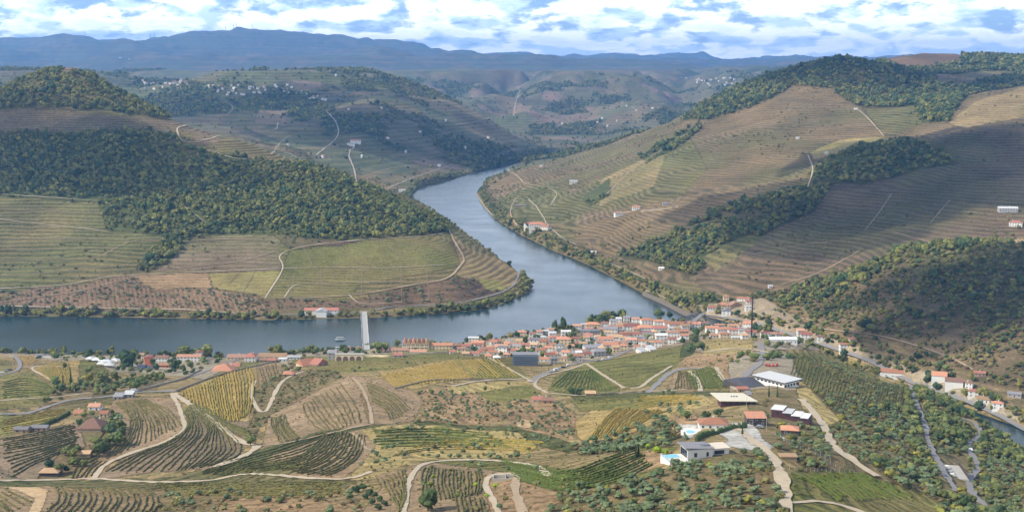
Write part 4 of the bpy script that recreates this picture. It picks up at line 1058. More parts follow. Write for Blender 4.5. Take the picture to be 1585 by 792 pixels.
H_('white wine lodge with two roof halves, right half', 1480, 600, 27, fl=1, hgt=5.4, rc='b', wc='w', yaw=-20, dep=13, windows=False, chim=False)
H_('small gabled house at the right end of the wine lodges', 1501, 601, 11, fl=2, rc='b', wc='w', yaw=60)
H_('red roofed white house beside the railway at the right', 1508, 614, 15, fl=2, rc='r', wc='w', roof='hip', yaw=-15)
H_('long tan roofed house beside the railway at the right', 1527, 624, 23, fl=1, rc='t', wc='w', yaw=-25, dep=10)
H_('bright orange roofed house nearest the right edge by the stream', 1546, 633, 17, fl=2, rc='o', wc='w', roof='hip', yaw=-20)
H_('solitary red roof on the hillside road bend', 1518, 582, 17, fl=1, rc='r', wc='n', yaw=-15)
H_('grey metal roofed barn near the right edge', 1572, 615, 20, fl=1, rc='g', wc='y', yaw=-20, chim=False)
# estates
H_('big brown roofed main house of the old farm', 138, 668, 38, fl=1, hgt=4, rc='b', wc='n', roof='hip', dep=17, pitch=.6, frames=True)
H_('orange roofed wing behind the old farmhouse, left', 120, 642, 14, fl=1, rc='o', wc='c', dep=9)
H_('pale roofed wing at the top of the old farm', 145, 634, 18, fl=1, rc='p', wc='w', dep=8)
H_('orange lean building right of the old farmhouse', 160, 645, 13, fl=1, rc='o', wc='c', dep=7)
H_('small orange roofed hut in the farm garden', 132, 706, 14, fl=1, rc='t', wc='n', dep=6, hgt=2.4, windows=False, chim=False)
H_('tiny white garden shed of the old farm', 178, 671, 11, fl=1, rc='w', wc='w', roof='flat', dep=4, hgt=2.3, windows=False, chim=False)
H_('low grey roofed sheds left of the old farm, nearer to it', 60, 667, 26, fl=1, rc='g', wc='n', dep=6, hgt=2.6, chim=False)
H_('low pale roofed shed left of the old farm, farther from it', 32, 670, 22, fl=1, rc='g', wc='n', dep=6, hgt=2.6, chim=False)
H_('grey shed with a pointed roof by the track at the lower left', 75, 737, 30, fl=1, rc='t', wc='k', roof='hip', dep=8, hgt=2.3, windows=False, chim=False)
H_('blue tarpaulin roofed shed beside the road, left', 182, 617, 14, fl=1, rc='g', wc='y', dep=7, hgt=2.5, roof='shed', pitch=.2, chim=False)
H_('second shed with a pale blue roof beside the road', 198, 614, 14, fl=1, rc='w', wc='y', dep=7, hgt=2.5, roof='shed', pitch=.2, chim=False)
H_('white walled farm cottage with red roof above the orange orchard', 832, 621, 17, fl=1, rc='r', wc='w', dep=8, frames=True)
H_('brown roofed annexe of the cottage above the orange orchard', 848, 624, 17, fl=1, rc='b', wc='n', dep=8)
H_('stone hut with a pale roof under the green field', 914, 612, 16, fl=1, rc='t', wc='n', dep=7, hgt=2.5, chim=False, windows=False)
H_('dark walled house with a bright orange roof and blue window', 1225, 673, 27, fl=1, rc='o', wc='k', roof='hip', dep=9, yaw=-12, pitch=.35, frames=True)
H_('low ruin with a stone wall beside the drive', 1221, 712, 26, fl=1, rc='t', wc='n', dep=5, hgt=1.8, roof='flat', chim=False, windows=False)
H_('grey block house with an orange roof behind the hedge', 1171, 657, 30, fl=2, hgt=5, rc='o', wc='k', dep=9, roof='shed', pitch=.16, frames=True)
H_('red roofed pool house behind the tall dark hedge', 1106, 662, 46, fl=1, hgt=3.1, rc='o', wc='w', dep=12, yaw=-4, pitch=.38, roof='hip', frames=True)
H_('dark metal roofed hall left of the white warehouse', 1158, 600, 30, fl=1, hgt=5, rc='d', wc='k', dep=34, yaw=28, pitch=.25, chim=False)
H_('low pinkish outbuilding under the dark roofed hall', 1150, 606, 16, fl=1, rc='r', wc='n', dep=6, hgt=2.5, chim=False)
# quintas on the far slopes
H_('long red roofed white estate house on the far river bank', 497, 487, 54, fl=2, rc='r', wc='w', dep=12)
H_('central white gable pavilion of the red roofed estate house', 498, 489, 12, fl=2, hgt=7.5, rc='w', wc='w', dep=14, yaw=90)
H_('hilltop house with a red brown roof on the left summit', 108, 110, 16, fl=1, rc='b', wc='n', dep=14)
H_('main hall of the white and orange winery above the river bend', 832, 352, 26, fl=2, rc='o', wc='w', dep=20, roof='hip')
H_('lower left wing of the white and orange winery', 819, 350, 14, fl=2, rc='o', wc='w', yaw=60, dep=14)
H_('right wing of the white and orange winery', 845, 356, 13, fl=2, rc='p', wc='w', yaw=-30, dep=14)
H_('small white chapel house above the winery bend', 888, 284, 12, fl=2, rc='w', wc='w', dep=10)
H_('white terrace building standing on the long wall', 965, 332, 28, fl=1, rc='t', wc='w', yaw=12, dep=10)
H_('orange roofed house right of the white terrace building', 985, 325, 12, fl=2, rc='o', wc='w', dep=9)
H_('grey roofed house at the right of the terrace wall', 1032, 318, 12, fl=1, rc='g', wc='y', dep=9)
H_('low ruin among terraces left of the winery', 806, 320, 16, fl=1, rc='g', wc='n', dep=8, chim=False)
H_('white house in the bushes by the right river bank', 916, 393, 14, fl=1, rc='w', wc='w', dep=8)
H_('white hut in the scrub above the right river bank', 1024, 418, 8, fl=1, rc='w', wc='w', dep=7)
H_('long pale house at the right edge among cypresses', 1562, 329, 28, fl=2, rc='w', wc='y', dep=12, yaw=-8)
H_('red roofed white house at the right edge under the pale one', 1574, 351, 19, fl=2, rc='r', wc='w', roof='hip', yaw=-20)
H_('yellow house at the right edge in the scrub', 1580, 376, 12, fl=1, rc='t', wc='c')
H_('red roofed quinta on the far hillside path', 550, 222, 16, fl=2, rc='r', wc='w', dep=20)
H_('white wing of the far hillside quinta', 543, 226, 12, fl=2, rc='w', wc='w', dep=16, roof='flat')
H_('white store house at the far river bend', 622, 297, 10, fl=2, rc='w', wc='w', dep=12, roof='flat')
H_('small white house beside the winery road on the right slope', 1203, 303, 6, fl=1, rc='w', wc='w', dep=8, windows=False, chim=False)
for i, (u_, v_) in enumerate([(1325, 170), (1235, 215), (838, 258), (1280, 238)]):
    H_(['tiny white hut at the top corner of the steep vineyard', 'tiny ruined hut in the middle of the steep vineyard', 'small white hut by the far bend of the river', 'little white hut on the bright bare field'][i], u_, v_, 5, fl=1, rc='w', wc='w', dep=6, windows=False, chim=False)
# far villages: one small house each, walls and roof
def far_house(u_, v_, w_, label, group, rc, d_=10, fl=2):
    g = ground(u_, v_)[0]; w = w_*g[1]/F; zb = g[2]-1.0
    m = MB().box(-w/2, -d_/2, 0, w/2, d_/2, 1+3*fl); root = tag(m.build('village_house', WM['w']), label, 'house', group); root.location = (g[0], g[1], zb); root.rotation_euler = (0, 0, random.uniform(-.6, .6))
    rf = roof_mesh(w, d_, 'gable', .4).build('roof', RM[rc], root); rf.location = (0, 0, 1+3*fl+.01)
random.seed(5)
VC = [(222, 128, 18, 4), (250, 134, 26, 5), (285, 128, 16, 4), (350, 138, 20, 5), (365, 143, 14, 3), (398, 140, 14, 4), (430, 136, 22, 5), (448, 143, 20, 4), (475, 149, 18, 4), (495, 154, 16, 3), (330, 132, 20, 3)]
vh = []
for (u_, v_, sp_, n_) in VC:
    for k in range(n_*2): vh.append((u_+random.uniform(-sp_, sp_), v_+random.uniform(-5, 5)))
vh.sort()
for i, (u_, v_) in enumerate(vh): far_house(u_, v_, random.uniform(2.2, 4.2), '%s tiny house from the left in the far left plateau village' % ordn(i), 'village on the far left plateau', random.choice('wobpwg'))
vh = sorted((random.gauss(1105, 28), random.uniform(121, 133)) for k in range(26))
for i, (u_, v_) in enumerate(vh): far_house(u_, v_, random.uniform(1.6, 3), '%s tiny house from the left in the hazy village left of the ridge' % ordn(i), 'hazy village left of the ridge wood', random.choice('wobpww'), 14)
vh = sorted([(500, 244), (600, 215), (655, 180), (690, 188), (720, 230), (680, 258), (590, 168), (870, 192), (905, 190), (932, 184), (955, 188), (970, 165), (985, 172), (1010, 168), (560, 244), (446, 226), (628, 236), (756, 214), (650, 205), (540, 170), (900, 170), (830, 205), (345, 160), (440, 158), (520, 118), (186, 90), (200, 92), (925, 190), (940, 196), (915, 200)])
for i, (u_, v_) in enumerate(vh): far_house(u_, v_, random.uniform(2.0, 3.6), '%s scattered far farmhouse counted from the left' % ordn(i), 'farmhouses scattered over the far slopes', random.choice('wwobp'), 12)
# ------------------------------------------------------------------ single structures
def at(u, v, dz=0):
    g = ground(u, v)[0]; return np.array([g[0], g[1], g[2]+dz])
def wpt(u, v, z):
    """survey mark at a known height"""
    s_, k_ = ray(u, v); y = (z-H)/k_; return np.array([s_*y, y, z])
# road bridge over the river
def road_bridge():
    a, b = wpt(567, 548, 9.5), wpt(563, 484, 9.5); a = a-(b-a)*.13; b = b+(b-a)*.03
    L = np.linalg.norm(b-a); ang = math.atan2(-(b-a)[0], (b-a)[1])
    root = empty('road_bridge', (a[0], a[1], 0), ang); tag(root, 'long white concrete road bridge crossing the river on slim piers', 'bridge')
    zf = a[2]
    MB().box(-4.0, 0, zf-1.2, 4.0, L, zf).build('deck', M_CONC, root)
    MB().box(-3.2, 0, zf+.004, 3.2, L, zf+.06).build('roadway', mat('pale_bridge_road', lin(168, 166, 160), .9, .15, .4), root)
    for sx in (-1, 1):
        MB().box(min(sx*4.0, sx*3.75), 0, zf, max(sx*4.0, sx*3.75), L, zf+1.0).build('parapet', WM['w'], root)
    for i in range(1, 7):
        y = L*i/7; p = MB().box(-3.4, y-1.3, -5, 3.4, y+1.3, zf-2.2).box(-4.4, y-1.7, zf-2.2, 4.4, y+1.7, zf-1.2); p.build('pier', M_STONE, root)
        if i < 7:
            y0 = L*(i-1)/7+1.7
    for i in range(7):   # shallow steel arches between the piers
        y0, y1 = L*i/7+1.8, L*(i+1)/7-1.8; m = MB()
        for sx in (-3.9, 3.9):
            pts_ = [(sx, y0+(y1-y0)*t, zf-4.6+3.2*math.sin(math.pi*t)) for t in np.linspace(0, 1, 9)]
            for p, q in zip(pts_, pts_[1:]): m.bar(p, q, .28, 5)
        m.build('arch', M_STEEL, root)
    for i, f_ in enumerate((.1, .3, .5, .7, .9)):
        for sx in (-3.85, 3.85):
            l = MB().bar((sx, L*f_, zf), (sx, L*f_, zf+6), .09, 5).bar((sx, L*f_, zf+6), (sx*.75, L*f_, zf+6.2), .07, 5).build('lamp_post', M_STEEL, root)
road_bridge()
# steel truss bridge at the stream mouth
def truss(name, label, p0, p1, w, h, z):
    p0, p1 = np.array(p0), np.array(p1); L = float(np.hypot(*(p1-p0)[:2])); ang = math.atan2((p1-p0)[1], (p1-p0)[0])
    root = empty(name, (p0[0], p0[1], z), ang); tag(root, label, 'bridge')
    MB().box(0, -w/2, -.6, L, w/2, 0).build('deck', M_CONC, root); n_ = max(4, int(L/5))
    for sy in (-w/2, w/2):
        m = MB().bar((0, sy, .1), (L, sy, .1), .25, 5); top = [(L*i/n_, sy, h*math.sin(math.pi*i/n_)**.6 if 0 < i < n_ else .2) for i in range(n_+1)]
        for i in range(n_):
            m.bar(top[i], top[i+1], .28, 5)
            if i: m.bar((L*i/n_, sy, .1), top[i], .16, 4)
            m.bar((L*i/n_, sy, .1), top[i+1], .13, 4) if i < n_/2 else m.bar((L*(i+1)/n_, sy, .1), top[i], .13, 4)
        m.build('truss', M_STEEL, root)
    for x in (1, L-1): MB().box(x-1.5, -w/2-.3, -z-3, x+1.5, w/2+.3, -.62).build('abutment', M_STONE, root)
    return root
truss('steel_bridge', 'dark steel arch road bridge over the mouth of the side stream', wpt(1062, 505, 9), wpt(1088, 485, 9), 7, 9, 9)
truss('footbridge', 'light grey footbridge left of the dark steel bridge', wpt(1046, 496, 7), wpt(1074, 488, 7), 2.4, 1.2, 7)
M_QUAY = mat('dark_quay_stone', lin(122, 112, 98), .95, .3, .3); M_MAST = mat('dark_mast_paint', lin(60, 58, 58), .7, .1, .5)
# stone embankment carrying the railway along the right bank
def wall_run(name, label, marks, h, th, z0=-1.5, m=None, top=None, cat='wall', zt=None):
    P = dense(marks, 3); W3 = np.array([wpt(a, b, 0) if zt is not None else at(a, b) for a, b in P]); n_ = len(W3)
    tg = np.gradient(W3[:, :2], axis=0); tg /= np.hypot(*tg.T)[:, None]; nn = np.stack([-tg[:, 1], tg[:, 0]], 1)
    if zt is None: zt_ = height(W3[:, 0], W3[:, 1])+h; zb_ = zt_-h-1.5
    else: zt_ = np.full(n_, float(zt)); zb_ = np.full(n_, float(z0))
    L_, R_ = W3[:, :2]+nn*th/2, W3[:, :2]-nn*th/2
    A_ = np.stack([np.c_[L_, zb_], np.c_[L_, zt_], np.c_[R_, zt_], np.c_[R_, zb_]], 1); idx = np.arange(n_*4).reshape(n_, 4)
    f = np.stack([idx[:-1], idx[1:], np.roll(idx[1:], -1, 1), np.roll(idx[:-1], -1, 1)], -1).reshape(-1, 4)
    me = np_mesh(name, A_.reshape(-1, 3), np.concatenate([f, [[idx[0, 3], idx[0, 2], idx[0, 1], idx[0, 0]], [idx[-1, 0], idx[-1, 1], idx[-1, 2], idx[-1, 3]]]]))
    return tag(link(name, me, m or M_STONE), label, cat)
wall_run('railway_embankment', 'stone quay wall carrying the railway along the right bank', [(996, 457), (1018, 466), (1040, 477), (1062, 488), (1078, 491)], 0, 4, -3, M_QUAY, zt=5)
wall_run('parapet_wall', 'low pale parapet along the railway quay wall', [(1000, 454.5), (1020, 462), (1042, 472.5), (1064, 483)], 0, .5, 4, M_STONE, zt=6)
wall_run('retaining_wall', 'long grey wall under the white terrace building', [(992, 328), (1010, 326), (1030, 324), (1050, 320)], 3, 1)
wall_run('roadside_wall', 'dark stone wall above the curved golden vineyard', [(272, 606), (300, 595), (345, 579), (395, 567), (436, 558)], 1.6, .6)
wall_run('roadside_wall', 'dark stone wall beneath the road to the estate house', [(205, 607), (240, 598), (285, 586), (312, 572)], 1.6, .6)
wall_run('terrace_wall', 'pale wall edging the road under the long golden vineyard', [(610, 602), (660, 590), (700, 588), (760, 588), (815, 590)], 1.2, .6)
wall_run('boundary_wall', 'pinkish boundary wall along the railway below the hotel', [(520, 553), (560, 552), (600, 552), (640, 549), (700, 545)], 2.2, .6, m=WM['c'])
wall_run('boundary_wall', 'grey wall between the stone hut and the small fan of rows', [(925, 611), (960, 609), (1000, 606)], 1.4, .6)
# row of dark archways in the embankment left of the bridge
rt = at(540, 558); root = empty('arcade_wall', rt, 0); tag(root, 'pale embankment wall with four large dark arches left of the bridge', 'wall')
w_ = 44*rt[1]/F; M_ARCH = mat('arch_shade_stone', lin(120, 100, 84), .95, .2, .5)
MB().box(-w_/2, 0, -2, w_/2, 5, 6.5).build('wall', WM['c'], root)
for i in range(4):
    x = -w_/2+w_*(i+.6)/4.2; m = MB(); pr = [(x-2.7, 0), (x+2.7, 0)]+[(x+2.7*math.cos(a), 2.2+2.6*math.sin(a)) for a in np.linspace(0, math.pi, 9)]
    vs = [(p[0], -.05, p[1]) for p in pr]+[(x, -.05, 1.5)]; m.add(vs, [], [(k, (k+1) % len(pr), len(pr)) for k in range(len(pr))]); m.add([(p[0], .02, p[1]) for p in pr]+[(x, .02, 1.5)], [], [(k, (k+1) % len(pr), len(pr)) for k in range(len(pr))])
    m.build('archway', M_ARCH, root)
MB().box(-w_/2-.5, -.3, 6.5, w_/2+.5, 5.3, 6.9).build('coping', M_CONC, root)
# riverside hotel with a row of gables
rt = at(643, 541); root = empty('hotel', rt, 0); tag(root, 'large cream riverside hotel with a row of steep orange gables', 'hotel'); w_ = 42*rt[1]/F
MB().box(-w_/2, 0, -1.5, w_/2, 14, 7.5).build('wall', WM['c'], root)
for i in range(6):
    x0 = -w_/2+w_*i/6; x1 = x0+w_/6; xm = (x0+x1)/2
    MB().add([(x0, -.5, 7.5), (x1, -.5, 7.5), (xm, -.5, 11.5), (x0, 14.5, 7.5), (x1, 14.5, 7.5), (xm, 14.5, 11.5)], [(0, 2, 5, 3), (2, 1, 4, 5), (0, 3, 4, 1)], [(0, 1, 2), (3, 5, 4)]).build('roof', RM['t' if i % 2 else 'p'], root)
    for k in range(2):
        place_copy('window', WIN, root, (xm-1, 0, 1.2+k*3.2), 0, (1.3, 1, 1.5)); place_copy('window', WIN, root, (xm+1, 0, 1.2+k*3.2), 0, (1.3, 1, 1.5))
place_copy('door', DOOR, root, (0, 0, 0), 0, (1.6, 1.5, 1.2))
# block under scaffolding netting
rt = at(813, 566); root = empty('scaffolded_building', rt, 0); tag(root, 'grey blue block wrapped in scaffolding nets at the edge of town', 'building'); w_ = 40*rt[1]/F
MB().box(-w_/2, 0, -2, w_/2, 12, 11).build('wall', mat('netting', lin(132, 142, 152), .9, .2, .4), root)
for k in range(5): MB().box(-w_/2-.6, -.9, .6+2.2*k, w_/2+.6, -.05, .75+2.2*k).build('scaffold_deck', M_STEEL, root)
m = MB()
for i in range(11): m.bar((-w_/2+w_*i/10, -.9, -1), (-w_/2+w_*i/10, -.9, 12), .08, 4)
m.build('scaffold_poles', M_STEEL, root)['kind'] = 'stuff'
MB().box(-w_/2-.4, -.2, 11, w_/2+.4, 12.4, 11.3).build('roof', RM['g'], root)
# white marquees by the river
rs2 = [(140, 558), (150, 560), (160, 561), (168, 563), (178, 561), (158, 566), (170, 568)]
for i, (u_, v_) in enumerate(rs2):
    p = at(u_, v_); r0 = empty('marquee', p, random.uniform(-.2, .2)); tag(r0, '%s white marquee roof from the left beside the big dark tree' % ordn(sorted(rs2).index((u_, v_))), 'marquee', 'white marquees by the river')
    w_ = 9.5; m = MB().add([(-w_/2, -5, 3), (w_/2, -5, 3), (w_/2, 5, 3), (-w_/2, 5, 3), (0, 0, 5.2)], [(0, 3, 2, 1)], [(0, 1, 4), (1, 2, 4), (2, 3, 4), (3, 0, 4)]); m.build('canopy', RM['w'], r0)
    for sx in (-1, 1):
        for sy in (-1, 1): MB().bar((sx*4.5, sy*4.7, -1), (sx*4.5, sy*4.7, 3), .12, 5).build('post', M_STEEL, r0)
p = at(67, 553); r0 = tag(empty('storage_shed', p), 'long low white shed on the river bank at the far left', 'shed')
MB().box(-9, 0, -1, 9, 6, 2.8).build('wall', WM['w'], r0); MB().box(-9.4, -.4, 2.8, 9.4, 6.4, 3.1).build('roof', RM['g'], r0)
# big white warehouse
def warehouse():
    p = at(1222, 598); r0 = empty('warehouse', p, R(38)); tag(r0, 'big warehouse with a flat white roof and dark open eaves', 'warehouse')
    MB().box(-9, -2, -5, 9, 27, 4.6).build('wall', WM['w'], r0)
    MB().box(-11, -4.5, 4.61, 11, 29.5, 5.2).build('eaves', WM['k'], r0)
    MB().box(-10.6, -4.1, 5.21, 10.6, 29.1, 5.5).build('roof', RM['w'], r0)
    for i in range(5): place_copy('window', WIN, r0, (-7+i*3.4, -2, 1.0), 0, (2.2, 1, 1.9))
    for i in range(7): place_copy('window', WIN, r0, (-9, 1+i*3.8, 2.0), -math.pi/2, (2.2, 1, 1.3))
    place_copy('door', DOOR, r0, (8, -2, 0), 0, (1.6, 1, 1.4))
warehouse()
# low flat white roofed hall
p = at(1139, 628); r0 = empty('flat_roofed_hall', p, R(-2)); tag(r0, 'low hall with a wide cream white flat roof', 'building')
w_ = 60*p[1]/F
MB().box(-w_/2+3, 2, -3, w_/2-3, 20, 3.2).build('wall', WM['m'], r0)
MB().add([(-w_/2+2, 0, 3.2), (w_/2+2, 0, 3.2), (w_/2-5, 22, 3.2), (-w_/2-2, 22, 3.2), (-w_/2+2, 0, 3.7), (w_/2+2, 0, 3.7), (w_/2-5, 22, 3.7), (-w_/2-2, 22, 3.7)], [(0, 3, 2, 1), (4, 5, 6, 7), (0, 1, 5, 4), (1, 2, 6, 5), (2, 3, 7, 6), (3, 0, 4, 7)]).build('roof', mat('cream_membrane', lin(212, 202, 178), .85, .12, .3), r0)
for i in range(6): place_copy('window', WIN, r0, (-w_/2+6+i*4, 2, .6), 0, (2.2, 1, 1.7))
for k in range(3): MB().box(-2+k*1.8, 11, 3.7, -1+k*1.8, 12, 4.3).build('roof_vent', M_STEEL, r0)
# stepped maroon house
p = at(1222, 650); r0 = empty('stepped_house', p, R(-24)); tag(r0, 'modern maroon house with stepped white flat roofs', 'house')
for i, (x0, x1, y0, z1) in enumerate([(-13, -5, 7, 3.9), (-5, 1, 4, 3.2), (1, 7, 1.5, 2.7), (7, 12, 0, 2.4)]):
    MB().box(x0, y0, -4, x1-.01, y0+11, z1).build('wall', WM['m'], r0); MB().box(x0-.4, y0-.5, z1+.003, x1-.42, y0+11.4, z1+.35).build('roof', RM['w'], r0)
    place_copy('window', WIN, r0, ((x0+x1)/2, y0, 1), 0, (2.4, 1, 1.5))
# modern white villa with terrace and pool
def villa():
    p = at(1092, 708); r0 = empty('modern_villa', p, R(14)); tag(r0, 'modern white villa with a sloping grey roof and big glass front', 'villa')
    MB().box(-9, 0, -3, 3.5, 9, 4.2).build('wall', WM['w'], r0)
    MB().box(3.51, 2.5, -3, 13, 11, 3.0).build('side_wing_wall', WM['w'], r0)
    MB().add([(-10.5, -1, 5.3), (4, -1, 4.2), (4, 10, 4.2), (-10.5, 10, 5.3), (-10.5, -1, 5.65), (4, -1, 4.55), (4, 10, 4.55), (-10.5, 10, 5.65)], [(0, 3, 2, 1), (4, 5, 6, 7), (0, 1, 5, 4), (1, 2, 6, 5), (2, 3, 7, 6), (3, 0, 4, 7)]).build('roof', RM['g'], r0)
    MB().box(4.02, 2, 3.01, 13.6, 11.6, 3.35).build('wing_roof', mat('gravel_roof', lin(214, 198, 176), .9, .1, 1), r0)
    for i in range(4): MB().box(-1+i*1.3, 3, 4.95, .1+i*1.3, 6, 5.05).build('solar_panel', M_GLASS, r0)
    g_ = MB().box(-9.08, .6, .3, -9.02, 8.4, 3.9).build('glass_front', M_GLASS, r0)
    for y_ in (.6, 3.2, 5.8, 8.4): MB().box(-9.16, y_-.08, .2, -9.09, y_+.08, 4).build('mullion', M_STEEL, g_)
    o = place_copy('window', WIN, r0, (-5, 0, .7), 0, (1.4, 1, 2)); place_copy('frame', WFR, o, (0, 0, 0))
    o = place_copy('window', WIN, r0, (1, 0, .7), 0, (1.2, 1, 2)); place_copy('frame', WFR, o, (0, 0, 0))
    o = place_copy('window', WIN, r0, (8, 2.5, .5), 0, (5, 1, 1.8)); place_copy('frame', WFR, o, (0, 0, 0))
    t0 = tag(empty('pool_terrace', p, R(14)), 'pale stone terrace in front of the glass sided villa', 'terrace')
    MB().box(-19, -3, -4, -9.5, 9, .05).build('floor_slab', M_DECK, t0)
    MB().box(-19, -3, .05, -18.8, 9, 1.0).build('glass_rail', mat('rail_glass', lin(170, 190, 192), .2, .05, 1), t0)
    pl = tag(empty('swimming_pool', p, R(14)), 'rectangular turquoise swimming pool beside the modern white villa', 'swimming pool')
    MB().box(-18.2, 3.2, .06, -11, 8.6, .2).build('rim', WM['w'], pl); MB().box(-17.9, 3.5, .201, -11.3, 8.3, .22).build('pool_water', M_POOL, pl)
    pv = tag(MB().add([(-15, 12, .2), (10, 12, .2), (13, 22, 1.8), (-4, 24, 1.8), (-15, 12, -3), (10, 12, -3), (13, 22, -3), (-4, 24, -3)], [(0, 1, 2, 3), (0, 4, 5, 1), (1, 5, 6, 2), (2, 6, 7, 3), (3, 7, 4, 0)]).build('forecourt', M_DECK), kind='structure'); pv.location = p; pv.rotation_euler = (0, 0, R(14)); bpy.data.objects.remove(pv)
villa()
p = at(1069, 671); pl = tag(empty('swimming_pool', p, R(-6)), 'oval blue swimming pool on the white patio of the pool house', 'swimming pool')
MB().box(-5.5, -3, -2.5, 6.5, 11, .25).build('patio', M_DECK, pl); m = MB(); N_ = 20
m.add([(2.6*math.cos(6.2832*k/N_), 3.6+2.9*math.sin(6.2832*k/N_), .30) for k in range(N_)]+[(0, 3.6, .30)], [], [(k, (k+1) % N_, N_) for k in range(N_)]); m.build('pool_water', M_POOL, pl)
# clipped hedge round the pool house
# tall mast in the town
p = at(1163, 523); r0 = tag(empty('mast', p), 'tall thin dark mast standing in front of the town', 'mast')
MB().bar((0, 0, -1), (0, 0, 50), 1.0, 8, .7).build('pole', M_MAST, r0); MB().box(-1, -1, -1, 1, 1, .8).build('base', M_CONC, r0); MB().bar((0, 0, 50), (0, 0, 54), .12, 5).build('antenna', M_STEEL, r0)
for i, (u_, v_) in enumerate([(1378, 726), (1389, 728)]):
    p = at(u_, v_); r0 = tag(empty('power_pylon', p), ['left', 'right'][i]+' one of two thin blue grey power posts in the scrub', 'power pole')
    MB().bar((0, 0, -.5), (0, 0, 9), .16, 6).build('pole', M_STEEL, r0); MB().box(-1, -.08, 8.2, 1, .08, 8.4).build('crossarm', M_STEEL, r0)
for (u_, v_, h_, lb) in [(1155, 642, 12, 'pale lamp post by the path behind the pool house'), (1120, 645, 6, 'thin post beside the lawn of the pool house'), (1165, 662, 9, 'slender post at the junction behind the white villa'), (1186, 668, 10, 'thin post right of the grey block house'), (1340, 590, 8, 'wooden power post in the overgrown vineyard')]:
    p = at(u_, v_); r0 = tag(empty('lamp_post', p), lb, 'post'); MB().bar((0, 0, -.4), (0, 0, h_), .13, 6, .08).build('pole', M_CONC, r0); MB().box(-.1, -.5, h_, .1, .2, h_+.12).build('lamp_head', M_STEEL, r0)
# wire trellis rails climbing past the dark walled house
def trellis(label, marks, h):
    P = dense(marks, 3); G = ground(P[:, 0], P[:, 1]); Q = resample(G[:, :2], 3.0); z = height(Q[:, 0], Q[:, 1]); r0 = tag(empty('wire_fence', (Q[0, 0], Q[0, 1], z[0])), label, 'fence'); o = np.array([Q[0, 0], Q[0, 1], z[0]])
    T = [np.array([Q[i, 0], Q[i, 1], z[i]])-o for i in range(len(Q))]
    for i, q in enumerate(T[:95]): MB().bar(q-[0, 0, .4], q+[0, 0, h], .09, 4).build('post', M_CONC, r0)
    for k, zz in enumerate((h*.5, h*.95)):
        m = MB()
        for a, b in zip(T, T[1:]): m.bar(a+[0, 0, zz], b+[0, 0, zz], .05, 4)
        m.build('rail', M_STEEL, r0)
trellis('pale post and rail fence above the pale dirt slope', [(1198, 672), (1225, 688), (1260, 704), (1300, 728)], 1.8)
trellis('lower post and rail fence running beside the upper one', [(1215, 672), (1245, 690), (1285, 712)], 1.8)
trellis('fence along the drive above the green vineyard', [(1222, 726), (1245, 728), (1280, 730), (1330, 732)], 1.6)
# stone yard with low walls near the rutted track
p = at(782, 742); r0 = tag(empty('stone_tank', p), 'roofless stone tank with pale walls beside the rutted track', 'tank')
for (a, b, c, d) in ((-6, -2, 6, -1.6), (-6, 3.6, 6, 4), (-6, -1.6, -5.6, 3.6), (5.6, -1.6, 6, 3.6), (0, -1.6, .3, 3.6)): MB().box(a, b, -.8, c-.002, d-.002, 1.3).build('wall', M_CONC, r0)
# radio masts on the far mountains
for i, u_ in enumerate((132, 233, 239, 350, 362, 366, 391)):
    v_ = {132: 66, 233: 59, 239: 59, 350: 63, 362: 63, 366: 63, 391: 61}[u_]
    col = gridz(np.full(len(tt), float(ray(u_, v_)[0])), tt); k = np.argmax(np.where((tt > math.log(15000)) & (tt < math.log(26000)), (col-H)/np.exp(tt), -9)); yk = math.exp(tt[k])
    r0 = tag(empty('radio_mast', (float(ray(u_, v_)[0])*yk, yk, col[k])), '%s thin radio mast from the left on the blue mountain skyline' % ordn(i), 'mast', 'masts on the blue skyline')
    MB().bar((0, 0, -5), (0, 0, 75), 4, 5, 2).build('tower', M_STEEL, r0)
# boats
def boat(label, u_, v_, L, yaw, roof=True):
    p = wpt(u_, v_, 0); r0 = tag(empty('boat', (p[0], p[1], 0), R(yaw)), label, 'boat'); w_ = L*.22; n_ = 9; V = []
    for i in range(n_):
        t = i/(n_-1); x = (t-.5)*L; hw = w_/2*(1-max(0, (t-.55)/.45)**2.2)*(.85+.15*min(1, t*4)); V += [(x, -hw, 1.2+t*.5), (x, -hw*.6, -.3), (x, hw*.6, -.3), (x, hw, 1.2+t*.5)]
    q = [(4*i+k, 4*i+4+k, 4*i+5+k, 4*i+1+k) for i in range(n_-1) for k in range(3)]+[(4*i+3, 4*i+7, 4*i+4, 4*i) for i in range(n_-1)]+[(0, 1, 2, 3)]
    MB().add(V, q).build('hull', WM['w'], r0); MB().box(-L*.35, -w_*.36, 1.3, L*.22, w_*.36, 3.2).build('cabin', WM['w'], r0); MB().box(-L*.4, -w_*.42, 3.2, L*.27, w_*.42, 3.4).build('cabin_roof', RM['w'], r0)
    for sy in (-1, 1): MB().box(-L*.32, min(sy*w_*.365, sy*w_*.37), 1.9, L*.2, max(sy*w_*.365, sy*w_*.372), 2.8).build('window', M_GLASS, r0)
boat('small white tour boat heading right on the river left of the bridge', 527, 526, 13, 6)
boat('white boat moored at the left edge of the quay by the bridge', 527, 541, 15, 10)
boat('low white boat moored below the bushes near the bridge', 508, 544, 12, 20)
